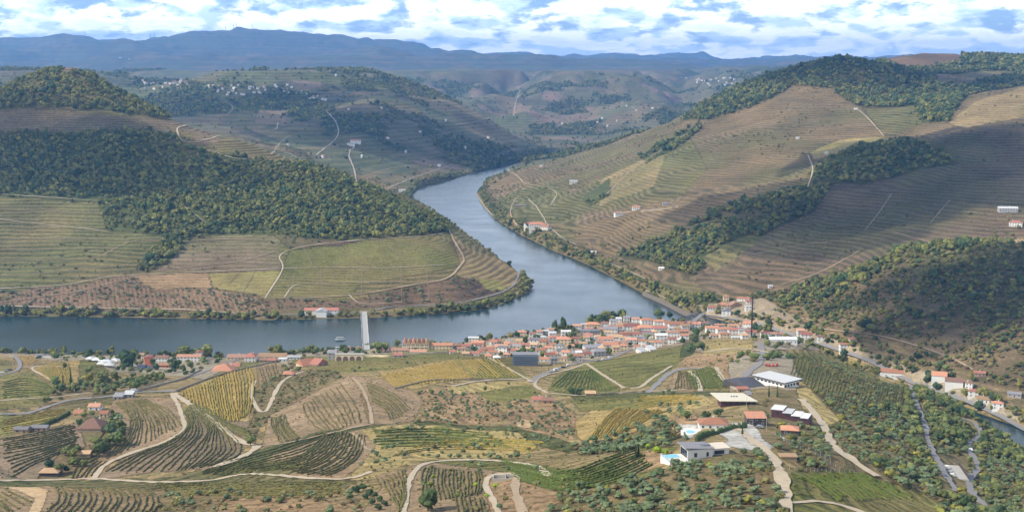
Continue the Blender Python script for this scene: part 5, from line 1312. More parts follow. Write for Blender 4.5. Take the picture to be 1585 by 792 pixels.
# cars
CARM = {'white': mat('white_paint', lin(225, 225, 225), .3, .03, 1, spec=.5), 'grey': mat('grey_paint', lin(140, 144, 150), .3, .03, 1, spec=.5), 'dark': mat('dark_paint', lin(50, 54, 62), .3, .03, 1, spec=.5), 'red': mat('red_paint', lin(170, 50, 44), .3, .03, 1, spec=.5)}
M_TYRE = mat('tyre_rubber', lin(36, 36, 38), .9, .1, 2)
def car(label, col, u_, v_, yaw, group=None, van=False):
    p = at(u_, v_, .35); r0 = tag(empty('van' if van else 'car', p, R(yaw)), label, 'van' if van else 'car', group); h = 1.9 if van else 1.25
    pr = [(-2.1, .35), (2.1, .35), (2.15, .75), (1.3, .95), (.6, h+.2), (-1.5, h+.2), (-2.05, .95)] if not van else [(-2.6, .35), (2.6, .35), (2.6, 1.1), (1.7, 1.3), (1.3, 2.3), (-2.55, 2.3), (-2.6, .9)]
    m = MB(); n_ = len(pr); m.add([(a, -.88, b) for a, b in pr]+[(a, .88, b) for a, b in pr]+[(0, -.88, .7), (0, .88, .7)], [(k, (k+1) % n_, n_+(k+1) % n_, n_+k) for k in range(n_)], [((k+1) % n_, k, 2*n_) for k in range(n_)]+[(n_+k, n_+(k+1) % n_, 2*n_+1) for k in range(n_)]); m.build('body', CARM[col], r0)
    MB().box(-1.3, -.9, .98, .65, .9, h).build('side_windows', M_GLASS, r0)
    for sx in (-1.35, 1.35):
        for sy in (-1, 1): MB().bar((sx, sy*.7, .33), (sx, sy*.93, .33), .34, 10).build('wheel', M_TYRE, r0)
car('white car parked on the asphalt at the far left edge', 'white', 4, 578, 20); car('grey car behind the white one at the far left edge', 'grey', 10, 575, 20); car('dark car on the roadside at the far left edge', 'dark', 16, 573, 20)
car('white car on the road into town, beside the green field', 'white', 880, 566, 20); car('dark car on the road into town, behind the white car', 'dark', 872, 569, 22); car('white car parked at the top edge of the green field', 'white', 934, 557, 15); car('second white car at the top edge of the green field', 'white', 944, 554, 15); car('grey car at the top edge of the green field', 'grey', 926, 559, 18)
car('white van driving on the tarmac in front of the scaffolded block', 'white', 861, 574, 28, van=True)
for i, (u_, v_) in enumerate([(1186, 566), (1191, 567), (1197, 567), (1203, 566)]): car('red agricultural vehicle, %s from the left behind the white warehouse' % ordn(i), 'red', u_, v_, 80, 'red vehicles behind the warehouse', van=True)
car('grey car on the drive behind the slim cypress of the villa', 'grey', 1176, 662, -30); car('dark car parked by the hedge behind the villa', 'dark', 1168, 658, -20)
car('white car on the winding grey road at the right', 'white', 1436, 664, -70); car('white car on the hairpin road near the stream', 'white', 1503, 697, -80); car('white van by the two blue tarpaulin sheds', 'white', 208, 606, 12, van=True)
# depot beside the hairpin road
p = at(1478, 735); r0 = tag(empty('depot_yard', p, R(-8)), 'fenced concrete depot yard beside the hairpin road', 'yard')
MB().box(-7, -8, -3, 7, 20, .3).build('floor_slab', M_CONC, r0)
for k in range(4): MB().box(-6.5, -6+k*5.5, .3, -6.5+5, -3.5+k*5.5, 2.6).build('container', [WM['w'], WM['y'], RM['g'], WM['w']][k], r0)
MB().box(6.6, -8, .3, 7, 20, 2.4).build('fence_wall', WM['k'], r0)
# ------------------------------------------------------------------ clouds overhead that shade parts of the slopes
def cloud_over(u, v, y, rx, ry, seed, hgt=1350):
    """cumulus whose shadow lands on the given slope"""
    s_, k_ = ray(u, v); tgt = np.array([s_*y, y, float(height(s_*y, y))]); c = tgt+np.array(sun_v)*(hgt-tgt[2])/sun_v[2]
    r_ = np.random.default_rng(seed); V, Fc = [], []; off = 0; v0, f0 = ico(3)
    for i in range(16):
        a = r_.uniform(0, 6.28); d = r_.uniform(0, .8)**.7; q = r_.uniform(.25, .42)
        n_ = vnoise(v0[:, 0]*3+seed+i, v0[:, 1]*3+v0[:, 2]*2, seed)
        V.append(v0*(.75+.5*n_)[:, None]*[rx*q, ry*q, 90*q+40]+c+[rx*d*math.cos(a), ry*d*math.sin(a), r_.uniform(0, 60)]); Fc.append(f0+off); off += len(v0)
    return np.concatenate(V), np.concatenate(Fc)
M_CLOUD = bpy.data.materials.new('cloud'); M_CLOUD.use_nodes = True; q = NT(M_CLOUD.node_tree)
b = q.n('ShaderNodeBsdfDiffuse', ins={'Color': (.9, .9, .92, 1)}); tr = q.n('ShaderNodeBsdfTransparent'); mx = q.n('ShaderNodeMixShader', ins={0: .38, 1: tr.outputs[0], 2: b.outputs[0]})
o = q.n('ShaderNodeOutputMaterial'); q.t.links.new(mx.outputs[0], o.inputs[0])
for i, (u_, v_, y_, rx, ry) in enumerate(CLOUDS):
    V, Fc = cloud_over(u_, v_, y_, rx, ry, 7+i); tag(link('cloud', np_mesh('cloud', V, Fc, True), M_CLOUD), ['cumulus cloud shading the terraced spur on the right', 'cumulus cloud shading the left hill wood', 'cumulus cloud shading the far valley side', 'cumulus cloud shading the ridge on the right', 'cumulus cloud shading the scrub hill on the right'][i], 'cloud', None, 'stuff')

for (a, b, c, d) in ((1168, 562, 1250, 616), (1098, 603, 1180, 640), (1188, 612, 1256, 660), (1034, 664, 1165, 718), (1044, 652, 1086, 688), (1455, 705, 1500, 760), (1135, 570, 1180, 608), (1120, 655, 1200, 700)):
    xmap[b*Z2:d*Z2, a*Z2:c*Z2] = True
# ------------------------------------------------------------------ trees and shrubs
def crown_arrays(seed, lumps, leaves, rx, rz, leaf, base=.5, cone=0, ic=IC2):
    """crown of unit size: broken lumps plus loose leaf sprays; z from `base` up"""
    r_ = np.random.default_rng(seed); V, Fc = [], []; off = 0
    for i in range(lumps):
        hgt = (i+.5)/lumps; a = r_.uniform(0, 6.28)
        if cone: rad = rx*(1-hgt)*cone*r_.uniform(.0, .5); cz = base+hgt*rz*2; sc = rx*(1.08-hgt)*r_.uniform(.75, 1.0); sz = rz*.42
        else:
            rad = rx*r_.uniform(.15, .62); cz = base+rz*r_.uniform(.45, 1.45); sc = rx*r_.uniform(.36, .62); sz = rz*r_.uniform(.38, .62)
        v, f = ic; n_ = vnoise(v[:, 0]*2.3+seed+i*3, v[:, 1]*2.3+v[:, 2]*1.7, seed)
        k = (.68+.62*n_+r_.normal(0, .06, len(v)))[:, None]
        V.append(v*k*[sc, sc, sz]+[rad*math.cos(a), rad*math.sin(a), cz]); Fc.append(f+off); off += len(v)
    body = np.concatenate(V)
    for i in range(leaves):
        p = body[r_.integers(len(body))]+r_.normal(0, .07*rx, 3); q = r_.normal(0, 1, (3, 3))*leaf
        V.append(p+q); Fc.append(np.array([[0, 1, 2]])+off); off += 3
    return np.concatenate(V), np.concatenate(Fc)
def trunk_arrays(seed, h, r0, limbs=3, spread=.5):
    r_ = np.random.default_rng(seed); V, Fc = [], []; off = 0
    def tube(p0, p1, ra, rb, n_=6):
        nonlocal off
        d = np.array(p1)-p0; d = d/np.linalg.norm(d); u = np.cross(d, [.3, .9, .1]); u /= np.linalg.norm(u); w2 = np.cross(d, u)
        for p, rr in ((p0, ra), ((np.array(p0)+p1)/2+r_.normal(0, ra*.4, 3), (ra+rb)/2), (p1, rb)):
            for k in range(n_): a = 2*math.pi*k/n_; V.append(np.array(p)+rr*(u*math.cos(a)+w2*math.sin(a)))
        for j in range(2):
            for k in range(n_): Fc.append([off+j*n_+k, off+j*n_+(k+1) % n_, off+(j+1)*n_+(k+1) % n_, off+(j+1)*n_+k])
        off += 3*n_
    top = np.array([r_.normal(0, .05), r_.normal(0, .05), h*.6]); tube(np.array([0, 0, -.25]), top, r0, r0*.6)
    for k in range(limbs):
        a = 6.28*k/limbs+r_.uniform(0, 1); tube(top, np.array([spread*math.cos(a), spread*math.sin(a), h*r_.uniform(.9, 1.15)]), r0*.5, r0*.18)
    return np.array(V), np.array(Fc)
def leaf_mat(name, a, b, var=.35):
    m = bpy.data.materials.new(name); m.use_nodes = True; q = NT(m.node_tree)
    oi = q.n('ShaderNodeObjectInfo'); geo = q.n('ShaderNodeNewGeometry'); tc = q.n('ShaderNodeTexCoord')
    c = q.mix(oi.outputs['Random'], (*lin(*a), 1), (*lin(*b), 1))
    r2 = q.m('FRACT', q.m('MULTIPLY', oi.outputs['Random'], 13.7)); n1 = q.noise(tc.outputs['Object'], 3.2, 3, .6)
    k = q.m('MULTIPLY', q.m('MULTIPLY_ADD', r2, .6, .7), q.m('MULTIPLY_ADD', n1, var*2, 1-var))
    k = q.m('MULTIPLY', k, q.m('MULTIPLY_ADD', geo.outputs['Random Per Island'], .5, .75))
    kk = q.n('ShaderNodeCombineXYZ', ins={0: k, 1: k, 2: k}); c = q.mix(1.0, c, kk.outputs[0], 'MULTIPLY')
    b_ = q.n('ShaderNodeBsdfPrincipled', ins={'Base Color': c, 'Roughness': .85, 'Specular IOR Level': .15})
    o = q.n('ShaderNodeOutputMaterial'); q.t.links.new(b_.outputs[0], o.inputs[0]); return m
LM = {
 'olive': leaf_mat('olive_leaves', (113, 122, 88), (95, 111, 75)),
 'oak': leaf_mat('oak_leaves', (84, 96, 54), (112, 114, 64)),
 'wood': leaf_mat('woodland_leaves', (98, 104, 56), (128, 124, 66)),
 'dark': leaf_mat('dark_evergreen_leaves', (58, 76, 48), (80, 92, 56)),
 'bush': leaf_mat('scrub_leaves', (102, 106, 63), (127, 118, 75)),
 'brown': leaf_mat('brown_scrub_leaves', (118, 102, 70), (104, 99, 63)),
 'yellow': leaf_mat('yellowing_leaves', (138, 130, 62), (118, 118, 56)),
 'lime': leaf_mat('bright_green_leaves', (154, 172, 54), (131, 154, 56)),
}
M_BARK = mat('bark', lin(96, 82, 66), .95, .3, 3)
# unit-size crowns (radius about 1) in several shapes, each shared by every tree that uses it
def crown_meshes(tagname, n_, kind, **kw):
    out = []
    for i in range(n_):
        v, f = crown_arrays(kw.get('seed', 0)+i, kw['lumps'], kw['leaves'], kw.get('rx', 1), kw.get('rz', .8), kw['leaf'], kw.get('base', .4), kw.get('cone', 0), kw.get('ic', IC2))
        me = np_mesh(tagname, v, f); me.materials.append(LM[kind]); out.append(me)
    return out
def trunks(tagname, n_, **kw):
    out = []
    for i in range(n_):
        v, f = trunk_arrays(50+i, kw['h'], kw['r'], kw.get('limbs', 3), kw.get('spread', .5)); me = np_mesh(tagname, v, f); me.materials.append(M_BARK); out.append(me)
    return out
CR = {
 'olive': crown_meshes('olive_crown', 4, 'olive', lumps=8, leaves=260, leaf=.07, rz=.62, base=.45, seed=1),
 'oak': crown_meshes('oak_crown', 4, 'oak', lumps=10, leaves=420, leaf=.06, rz=.78, base=.45, seed=11),
 'wood': crown_meshes('wood_crown', 3, 'wood', lumps=8, leaves=240, leaf=.07, rz=.8, base=.3, seed=21),
 'dark': crown_meshes('evergreen_crown', 3, 'dark', lumps=9, leaves=420, leaf=.06, rz=.85, base=.35, seed=31),
 'bush': crown_meshes('bush_crown', 3, 'bush', lumps=6, leaves=200, leaf=.08, rz=.6, base=-.05, seed=41),
 'brown': crown_meshes('brown_bush_crown', 3, 'brown', lumps=6, leaves=200, leaf=.08, rz=.6, base=-.05, seed=51),
 'yellow': crown_meshes('yellow_crown', 2, 'yellow', lumps=7, leaves=260, leaf=.07, rz=.7, base=.1, seed=61),
 'lime': crown_meshes('lime_crown', 2, 'lime', lumps=7, leaves=300, leaf=.07, rz=.6, base=.1, seed=71),
 'cypress': crown_meshes('cypress_crown', 2, 'dark', lumps=9, leaves=420, leaf=.05, rx=.34, rz=1.55, base=.2, cone=.4, seed=81),
}
TR = {'tree': trunks('trunk', 3, h=.9, r=.09, limbs=3, spread=.45), 'low': trunks('low_trunk', 3, h=.55, r=.08, limbs=3, spread=.4), 'stem': trunks('stem', 2, h=.5, r=.06, limbs=0)}
TRK = {'olive': 'low', 'bush': 'stem', 'brown': 'stem', 'cypress': 'stem', 'yellow': 'low', 'lime': 'low'}
NAMES = {'olive': 'olive_tree', 'oak': 'broadleaf_tree', 'wood': 'woodland_tree', 'dark': 'evergreen_tree', 'bush': 'scrub_bush', 'brown': 'scrub_bush', 'yellow': 'yellow_tree', 'lime': 'young_tree', 'cypress': 'cypress_tree'}
CATS = {'olive': 'olive tree', 'bush': 'bush', 'brown': 'bush', 'cypress': 'cypress'}
def plant(kind, x, y, r_, label, group=None, zs=1.0, hm=None):
    root = empty(NAMES[kind], (x, y, float(height(x, y))), random.uniform(0, 6.28)); s_ = (r_, r_, r_*zs)
    tag(root, label, CATS.get(kind, 'tree'), group)
    c_ = bpy.data.objects.new('crown', random.choice(CR[kind])); COL.objects.link(c_); c_.parent = root; c_.scale = s_
    t_ = bpy.data.objects.new('trunk', random.choice(TR[TRK.get(kind, 'tree')])); COL.objects.link(t_); t_.parent = root; t_.scale = s_
    return root
# sight lines: what the hills hide
SLOPE = (ZZ-H)/YY; CUM = np.maximum.accumulate(np.where(YY < 350, -9, SLOPE), axis=0)
def visible(x, y, z, up=6.0): return (z+up-H)/y >= gridz(x/y, np.log(y), CUM)-.0005
# random spots in world space inside chosen land cover
AREA = (YY*.00125)*np.gradient(YY, axis=0)
def spots(mask, spacing, seed, jitter=1.0):
    r_ = np.random.default_rng(seed); pr = np.where(mask, AREA/(spacing*spacing), 0); n_ = r_.poisson(pr)
    ii, jj = np.nonzero(n_); c = n_[ii, jj]; ii = np.repeat(ii, c); jj = np.repeat(jj, c)
    t = tt[ii]+(r_.random(len(ii))-.5)*np.gradient(tt)[ii]; s = ss[jj]+(r_.random(len(ii))-.5)*.00125
    y = np.exp(t); x = s*y
    # thin out close pairs
    key = np.round(x/(spacing*.75)).astype(np.int64)*1000003+np.round(y/(spacing*.75)).astype(np.int64)
    _, k = np.unique(key, return_index=True); x, y = x[k], y[k]
    return x, y
def inpoly(u, v, poly):
    ins = np.zeros(u.shape, bool)
    for i in range(len(poly)):
        (ax, ay), (bx, by) = poly[i-1], poly[i]
        if ay != by: ins ^= ((ay > v) != (by > v)) & (u < ax+(v-ay)*(bx-ax)/(by-ay))
    return ins
def scatter_stuff(name, label, cat, x, y, rad, kinds, probs, seed=0, group=None):
    """one object of uncountable plants: points carrying copies of the crowns"""
    r_ = np.random.default_rng(seed); n_ = len(x); z = height(x, y)
    me = bpy.data.meshes.new(name); me.vertices.add(n_); me.vertices.foreach_set('co', np.stack([x, y, z], 1).astype(np.float32).ravel())
    protos = [(k, m_) for k in kinds for m_ in CR[k][:3]]
    pk = np.repeat(np.array(probs)/sum(probs), [len(CR[k][:3]) for k in kinds]); pk = pk/pk.sum()
    ix = r_.choice(len(protos), n_, p=pk)
    a = me.attributes.new('which', 'INT', 'POINT'); a.data.foreach_set('value', ix.astype(np.int32))
    vattr(me, 'size', rad); vattr(me, 'turn', r_.uniform(0, 6.28, n_)); vattr(me, 'tall', r_.uniform(.8, 1.3, n_))
    o = link(name, me); tag(o, label, cat, group, 'stuff')
    ng = bpy.data.node_groups.new(name, 'GeometryNodeTree')
    ng.interface.new_socket('Geometry', in_out='INPUT', socket_type='NodeSocketGeometry'); ng.interface.new_socket('Geometry', in_out='OUTPUT', socket_type='NodeSocketGeometry')
    N, L = ng.nodes, ng.links; gi = N.new('NodeGroupInput'); go = N.new('NodeGroupOutput'); jn = N.new('GeometryNodeJoinGeometry')
    def at(n2, t2='FLOAT'):
        q = N.new('GeometryNodeInputNamedAttribute'); q.data_type = t2; q.inputs[0].default_value = n2; return q.outputs[0]
    cx = N.new('ShaderNodeCombineXYZ'); L.new(at('size'), cx.inputs[0]); L.new(at('size'), cx.inputs[1])
    mu = N.new('ShaderNodeMath'); mu.operation = 'MULTIPLY'; L.new(at('size'), mu.inputs[0]); L.new(at('tall'), mu.inputs[1]); L.new(mu.outputs[0], cx.inputs[2])
    rx = N.new('ShaderNodeCombineXYZ'); L.new(at('turn'), rx.inputs[2])
    for i, (k, m_) in enumerate(protos):
        ob = PROTO.setdefault(m_.name, bpy.data.objects.new(m_.name, m_))
        oi = N.new('GeometryNodeObjectInfo'); oi.inputs[0].default_value = ob; oi.inputs[1].default_value = True
        cp = N.new('FunctionNodeCompare'); cp.data_type = 'INT'; cp.operation = 'EQUAL'; L.new(at('which', 'INT'), cp.inputs[2]); cp.inputs[3].default_value = i
        ip = N.new('GeometryNodeInstanceOnPoints'); L.new(gi.outputs[0], ip.inputs[0]); L.new(cp.outputs[0], ip.inputs['Selection'])
        L.new(oi.outputs['Geometry'], ip.inputs['Instance']); L.new(rx.outputs[0], ip.inputs['Rotation']); L.new(cx.outputs[0], ip.inputs['Scale'])
        L.new(ip.outputs[0], jn.inputs[0])
    L.new(jn.outputs[0], go.inputs[0]); md = o.modifiers.new('copies', 'NODES'); md.node_group = ng
    return o
PROTO = {}
def K(*n_): return np.isin(KIND, [LCN.index(a) for a in n_])
def free(x, y):
    u, v = project(x, y, height(x, y)); iu = np.clip(u*Z2, 0, zw-1).astype(int); iv = np.clip(v*Z2, 0, zh-1).astype(int)
    return ~(xmap[iv, iu] & (u > 0) & (u < 1585) & (v < 792)) & (river_sd(x, y) > 2.5)
FR = YY < 3900
LAND = SDR > 4
leftside = (XX < 0)
LIST = []       # (name, label, category, mask, spacing, (rmin, rmax), kinds, probs)
fol = K('forest', 'hillscrub') & LAND
ufront = UU
LIST += [
 ('left_hill_wood', 'dense dark green woodland covering the middle and top of the left hill', 'woodland', fol & (XX < -50) & (YY > 1600) & FR, 6.0, (2.2, 4.6), ('wood', 'dark', 'yellow'), (.76, .22, .02)),
 ('ridge_wood', 'pine and oak woodland along the crest of the right hill', 'woodland', fol & (XX > 250) & (YY > 2650) & FR | fol & (XX > 200) & (YY >= 3900), 8.5, (3.2, 6), ('wood', 'dark', 'brown'), (.5, .42, .08)),
 ('spur_wood', 'dark tree patches on the shaded spur of the right slope', 'woodland', fol & (XX > 0) & (YY > 1560) & (YY <= 2650) & (UU < 1500), 7.5, (2.8, 5), ('wood', 'dark', 'brown'), (.5, .22, .28)),
 ('near_hill_scrub', 'mixed green and brown scrub wood on the lower right hillside', 'woodland', fol & (YY > 1100) & (YY <= 1700) & (UU >= 1130) & (VV < 640), 4.3, (.9, 3.4), ('wood', 'bush', 'brown', 'dark', 'yellow'), (.24, .32, .28, .13, .03)),
 ('far_woods', 'blue green woods scattered over the far valley sides', 'woodland', K('farforest') & LAND & (YY < 9000), 13, (3.5, 7), ('wood', 'dark'), (.7, .3)),
 ('far_trees', 'tiny scattered trees between the far fields', 'trees', K('far', 'fargreen', 'pinkfield') & LAND & (YY < 8000), 60, (3, 6), ('wood', 'dark'), (.7, .3)),
 ('river_bank_bushes', 'green bushes lining both banks of the river', 'bushes', LAND & (SDR < 20) & ~((UU > 560) & (UU < 720) & (VV > 520) & (VV < 560)) & (YY > 1100) & (YY < 4800), 6.5, (2.2, 4.6), ('wood', 'bush', 'dark', 'yellow'), (.45, .3, .17, .08)),
 ('slope_bushes', 'bushes on the rough ground above the far river bank', 'bushes', (K('bank') | (K('scrub') & (YY > 1500))) & LAND, 9, (1.6, 3.4), ('bush', 'wood', 'brown'), (.5, .3, .2)),
 ('dotted_grove', 'small round olive trees dotted over the pinkish lower left slope', 'grove', K('pinkearth', 'brown') & (YY > 1600) & (YY < 2200), 8.0, (1.4, 2.4), ('olive', 'bush'), (.7, .3)),
 ('terrace_trees', 'lone trees and hedges standing among the hillside terraces', 'trees', K('terrgreen', 'terrtan', 'terrdark', 'terrbrown', 'terrgold', 'greenfield') & (YY > 1560) & FR & (fbm(XX/120, YY/120, 3, 99) > .55), 17, (.9, 2.8), ('wood', 'bush', 'brown'), (.4, .4, .2)),
]
for i, (nm, lb, ct, mk, spc, (ra, rb), kn, pb) in enumerate(LIST):
    x, y = spots(mk, spc, 100+i); ok = visible(x, y, height(x, y), 8); x, y = x[ok], y[ok]; ok = free(x, y); x, y = x[ok], y[ok]
    if nm == 'near_hill_scrub' or nm == 'spur_wood':     # gaps of bare slope
        g = fbm(x/60, y/60, 3, 44); ok = (g < .74); x, y = x[ok], y[ok]
    rr = (ra+(rb*1.12-ra)*RNG.random(len(x))**1.7)*(.75+.5*vnoise(x/40, y/40, 5))
    scatter_stuff(nm, lb, ct, x, y, rr, kn, pb, seed=i); print(nm, len(x))

# plants of the near slopes: gathered first, the largest in view stand as things of their own
cand = []
def gather(mask, spacing, rr, kinds, probs, place, seed, gap=None):
    x, y = spots(mask & (YY > 390) & (YY < 1560), spacing, seed); ok = free(x, y); x, y = x[ok], y[ok]
    if gap: g = fbm(x/gap[0], y/gap[0], 3, 55); ok = g < gap[1]; x, y = x[ok], y[ok]
    z = height(x, y); r_ = np.random.default_rng(seed); rad = r_.uniform(rr[0], rr[1], len(x)); kd = r_.choice(kinds, len(x), p=np.array(probs)/sum(probs))
    u, v = project(x, y, z); vis = visible(x, y, z, 1.0) & (u > 2) & (u < 1583) & (v < 790)
    for a in range(len(x)): cand.append((x[a], y[a], rad[a], kd[a], place, bool(vis[a])))
zi = lambda *ks: np.isin(ZID, ks)
IP = lambda *p: inpoly(UU, VV, p) & (YY < 1600) & (YY > 380)
rs_ = IP((1150, 615), (1240, 600), (1330, 620), (1430, 600), (1700, 680), (1700, 900), (1230, 900), (1230, 790), (1225, 728), (1180, 680))
gather(rs_ & K('scrub') & (UU > 1350), 5.2, (1.1, 3.0), ['olive', 'bush', 'oak', 'yellow', 'brown', 'dark'], [.32, .25, .12, .06, .2, .05], 'on the scrubby slope right of the winding grey road', 200)
gather(rs_ & K('scrub') & (UU <= 1350), 5.4, (1.0, 2.4), ['olive', 'bush', 'yellow', 'brown', 'oak'], [.42, .25, .05, .22, .06], 'on the slope either side of the pale dirt road below the houses', 201)
gather(K('scrub') & IP((885, 680), (1060, 640), (1150, 690), (1225, 720), (1225, 860), (820, 860), (860, 740)), 5.4, (1.3, 2.5), ['olive', 'bush', 'brown', 'yellow'], [.62, .2, .13, .05], 'in the olive grove below the white villa', 202)
gather(K('greenfield', 'dkgreen', 'scrub', 'goldgrass') & IP((850, 650), (1040, 600), (1100, 640), (1060, 690), (900, 705)), 11, (1.6, 2.6), ['olive'], [1], 'in the line of olives climbing towards the red roofed house', 203)
gather(K('earth', 'bareearth') & IP((640, 604), (860, 612), (890, 640), (886, 685), (640, 660)), 6, (.9, 1.7), ['olive', 'bush'], [.75, .25], 'in the young olive orchard on bare orange soil', 204)
gather(K('scrub') & IP((380, 690), (380, 560), (580, 560), (560, 610), (420, 665)), 6, (.9, 1.8), ['bush', 'brown', 'olive'], [.5, .3, .2], 'on the grey scrub left of the brown knoll', 205)
gather(K('scrub') & IP((50, 745), (50, 600), (260, 580), (260, 700)), 7, (1.4, 3.2), ['oak', 'bush', 'dark', 'olive'], [.4, .2, .2, .2], 'around the old farmhouse at the left', 206)
gather(K('scrub', 'goldgrass', 'earth') & IP((240, 860), (240, 760), (560, 740), (600, 860)), 8, (1, 2.3), ['bush', 'olive', 'brown'], [.4, .3, .3], 'on the rough grass at the bottom left of centre', 207)
gather(K('goldgrass', 'green', 'dkgreen') & IP((540, 745), (560, 650), (900, 650), (900, 710), (600, 745)), 13, (.9, 2.0), ['bush', 'olive'], [.5, .5], 'on the golden grass above the rutted tracks', 208)
gather(K('earth', 'vinesoil', 'greenfield') & IP((640, 860), (640, 700), (900, 720), (880, 860)), 15, (.9, 1.9), ['bush', 'olive', 'lime'], [.5, .3, .2], 'beside the rutted tracks at the bottom', 209)
gather(K('town', 'scrub') & (YY > 1100), 12, (1.8, 3.6), ['oak', 'dark', 'bush'], [.5, .3, .2], 'between the houses of the town', 210)
gather(K('greenfield') & IP((1222, 545), (1420, 590), (1420, 640), (1350, 640)), 7, (1, 2), ['bush', 'olive', 'brown'], [.5, .2, .3], 'in the overgrown rows on the slope above the railway', 211)
gather(K('earth', 'goldgrass', 'green') & (YY > 900) & IP((240, 600), (1240, 505), (1240, 640), (240, 700)), 24, (1, 2.2), ['bush', 'olive', 'oak'], [.5, .3, .2], 'among the fields behind the brown knoll', 212)
gather(rs_ & (UU > 1400) & (YY > 900), 7.5, (1.8, 4.2), ['oak', 'dark', 'wood'], [.5, .2, .3], 'along the side stream at the far right', 213)
x, y = spots(K('vinesoil', 'vinedark', 'goldgrass', 'earth', 'green', 'greenfield', 'dry', 'scrub', 'vinegold') & (YY > 380) & (YY < 1500), 6.5, 300); ok = free(x, y) & visible(x, y, height(x, y), 2) & (fbm(x/22, y/22, 3, 88) > .47); x, y = x[ok], y[ok]
scatter_stuff('weeds', 'low weeds and grass tufts strewn over the near fields', 'weeds', x, y, np.random.default_rng(4).uniform(.25, .8, len(x)), ('bush', 'brown'), (.55, .45), seed=31); print('weeds', len(x))
print('near plants', len(cand))
# a few trees named one by one: kind, u, v, radius m, label
SOLO = """
dark|662,790|5.0|1|large round dark green tree at the bottom between two rutted tracks
dark|200,572|8.5|1.1|big dark tree with a broad crown beside the white marquee roofs
dark|272,575|5.5|1.1|dark round tree right of the brick red house by the river
dark|242,572|3.6|1.1|small dark tree in front of the grey roofed row by the river
oak|285,553|8|.9|wide olive green tree on the bank behind the long white row
oak|300,553|7|.8|darker tree in the middle of the riverside tree line left of centre
oak|320,553|8.5|.9|widest tree of the riverside tree line left of centre
cypress|110,596|4.2|1|tall dark cypress rising above the trees on the left hilltop
cypress|98,598|3.4|.9|shorter cypress left of the tall dark cypress
oak|86,600|5|1|rounded tree at the foot of the golden hilltop vineyard
yellow|136,590|5|1|yellow green tree left of the marquee roofs
oak|160,592|5|1|green tree below the marquee roofs
oak|178,588|4.5|1|light green tree between the marquees and the big dark tree
dark|210,602|5|.9|low dark tree above the blue tarpaulin roofs
oak|585,545|6|1|feathery green tree right of the road bridge
oak|596,544|5|1|second tree right of the road bridge, nearer the hotel
dark|858,512|4.0|1.9|left one of two tall dark trees on the riverfront of the town
dark|872,513|4.4|2.1|right one of two tall dark trees on the riverfront of the town
dark|886,512|3|1.2|small pointed tree beside the two tall dark trees
dark|918,500|6|1|dark tree at the left end of the riverfront grove
dark|928,499|6|1|second dark tree in the riverfront grove
oak|938,497|7|1|broad green tree in the middle of the riverfront grove
dark|950,495|6|1|dark tree right of centre in the riverfront grove
oak|962,493|6|1.1|tallest tree at the right end of the riverfront grove
oak|1020,492|7|.9|round tree on the quay left of the steel bridge
dark|1036,493|5|1|dark tree closest to the steel bridge
cypress|1111,484|4.2|1.3|slim dark cypress behind the station houses
cypress|1114,482|3.6|1.2|second slim cypress behind the station houses
dark|1190,505|4.5|1|dark tree at the end of the long station roof
dark|1078,520|5|1|topmost dark tree in the gully through the town
dark|1076,532|5|1|middle dark tree in the gully through the town
dark|1068,545|5|1|lowest dark tree in the gully through the town
dark|1340,512|7|1|big dark tree beside the pink house on the valley road
oak|1350,517|6|1|green tree right of the big dark tree on the valley road
dark|1440,588|5.5|1|dark tree between the two long white wine lodges
lime|1018,700|2.6|1.1|bright lime green tree below the pool villa, left one
lime|1004,692|1.8|1|smaller lime green bush below the pool villa
lime|1098,722|1.5|1.2|bright green palm like bush at the foot of the white villa
cypress|988,708|2.2|1|narrow dark cypress left of the lime green trees
cypress|984,709|2.0|1|narrower cypress left of its twin by the lime green trees
cypress|1149,672|2.0|1|single slim cypress on the villa forecourt
cypress|1190,614|2.3|1.1|left cypress of the pair behind the white warehouse road
cypress|1203,614|2.4|1.1|right cypress of the pair behind the white warehouse road
olive|1150,704|2.3|1|round olive tree on the pale terrace right of the white villa
olive|1172,704|2.3|1|olive tree beside the drive on the pale terrace
dark|1093,648|3.2|.8|dark shrub tree behind the red roofed pool house
dark|1111,645|3.4|.8|dark spreading tree behind the red roofed pool house
oak|1062,650|3|1|green tree left of the red roofed pool house
oak|100,570|3|1|small tree at the top of the golden hilltop vineyard
oak|137,578|4|1|blue green tree right of the golden hilltop vineyard
dark|160,700|4.2|1|dark green tree right of the old farmhouse
oak|150,706|4|1|green tree on the drive below the old farmhouse
oak|180,690|4.5|1|rounded tree at the right edge of the farm garden
dark|172,672|4|1|dark tree beside the farm outbuildings
oak|186,665|3.8|1|green tree at the top of the farm garden
oak|388,690|3.2|1|grey green tree where the two dirt roads meet
bush|274,778|3.6|1|dark round bush at the bottom left
oak|668,610|2.2|1|round tree at the right foot of the brown knoll
olive|742,668|2.8|1|olive tree on the edge of the orange orchard
olive|790,668|2.8|1|olive tree leaning over the track by the orange orchard
dark|885,610|3.5|.8|dark hedge tree left of the small stone hut
dark|895,611|3.5|.8|second dark hedge tree by the small stone hut
lime|735,752|1.6|1|bright green bush left of the right rutted track
lime|1030,702|2.2|1|second lime green tree right of the first below the pool villa
"""
for ln in SOLO.strip().split('\n'):
    k_, uv, r_, zs, lb = ln.split('|'); u_, v_ = map(float, uv.split(',')); g = ground(u_, v_)[0]
    plant(k_, g[0], g[1], float(r_), lb, zs=float(zs))
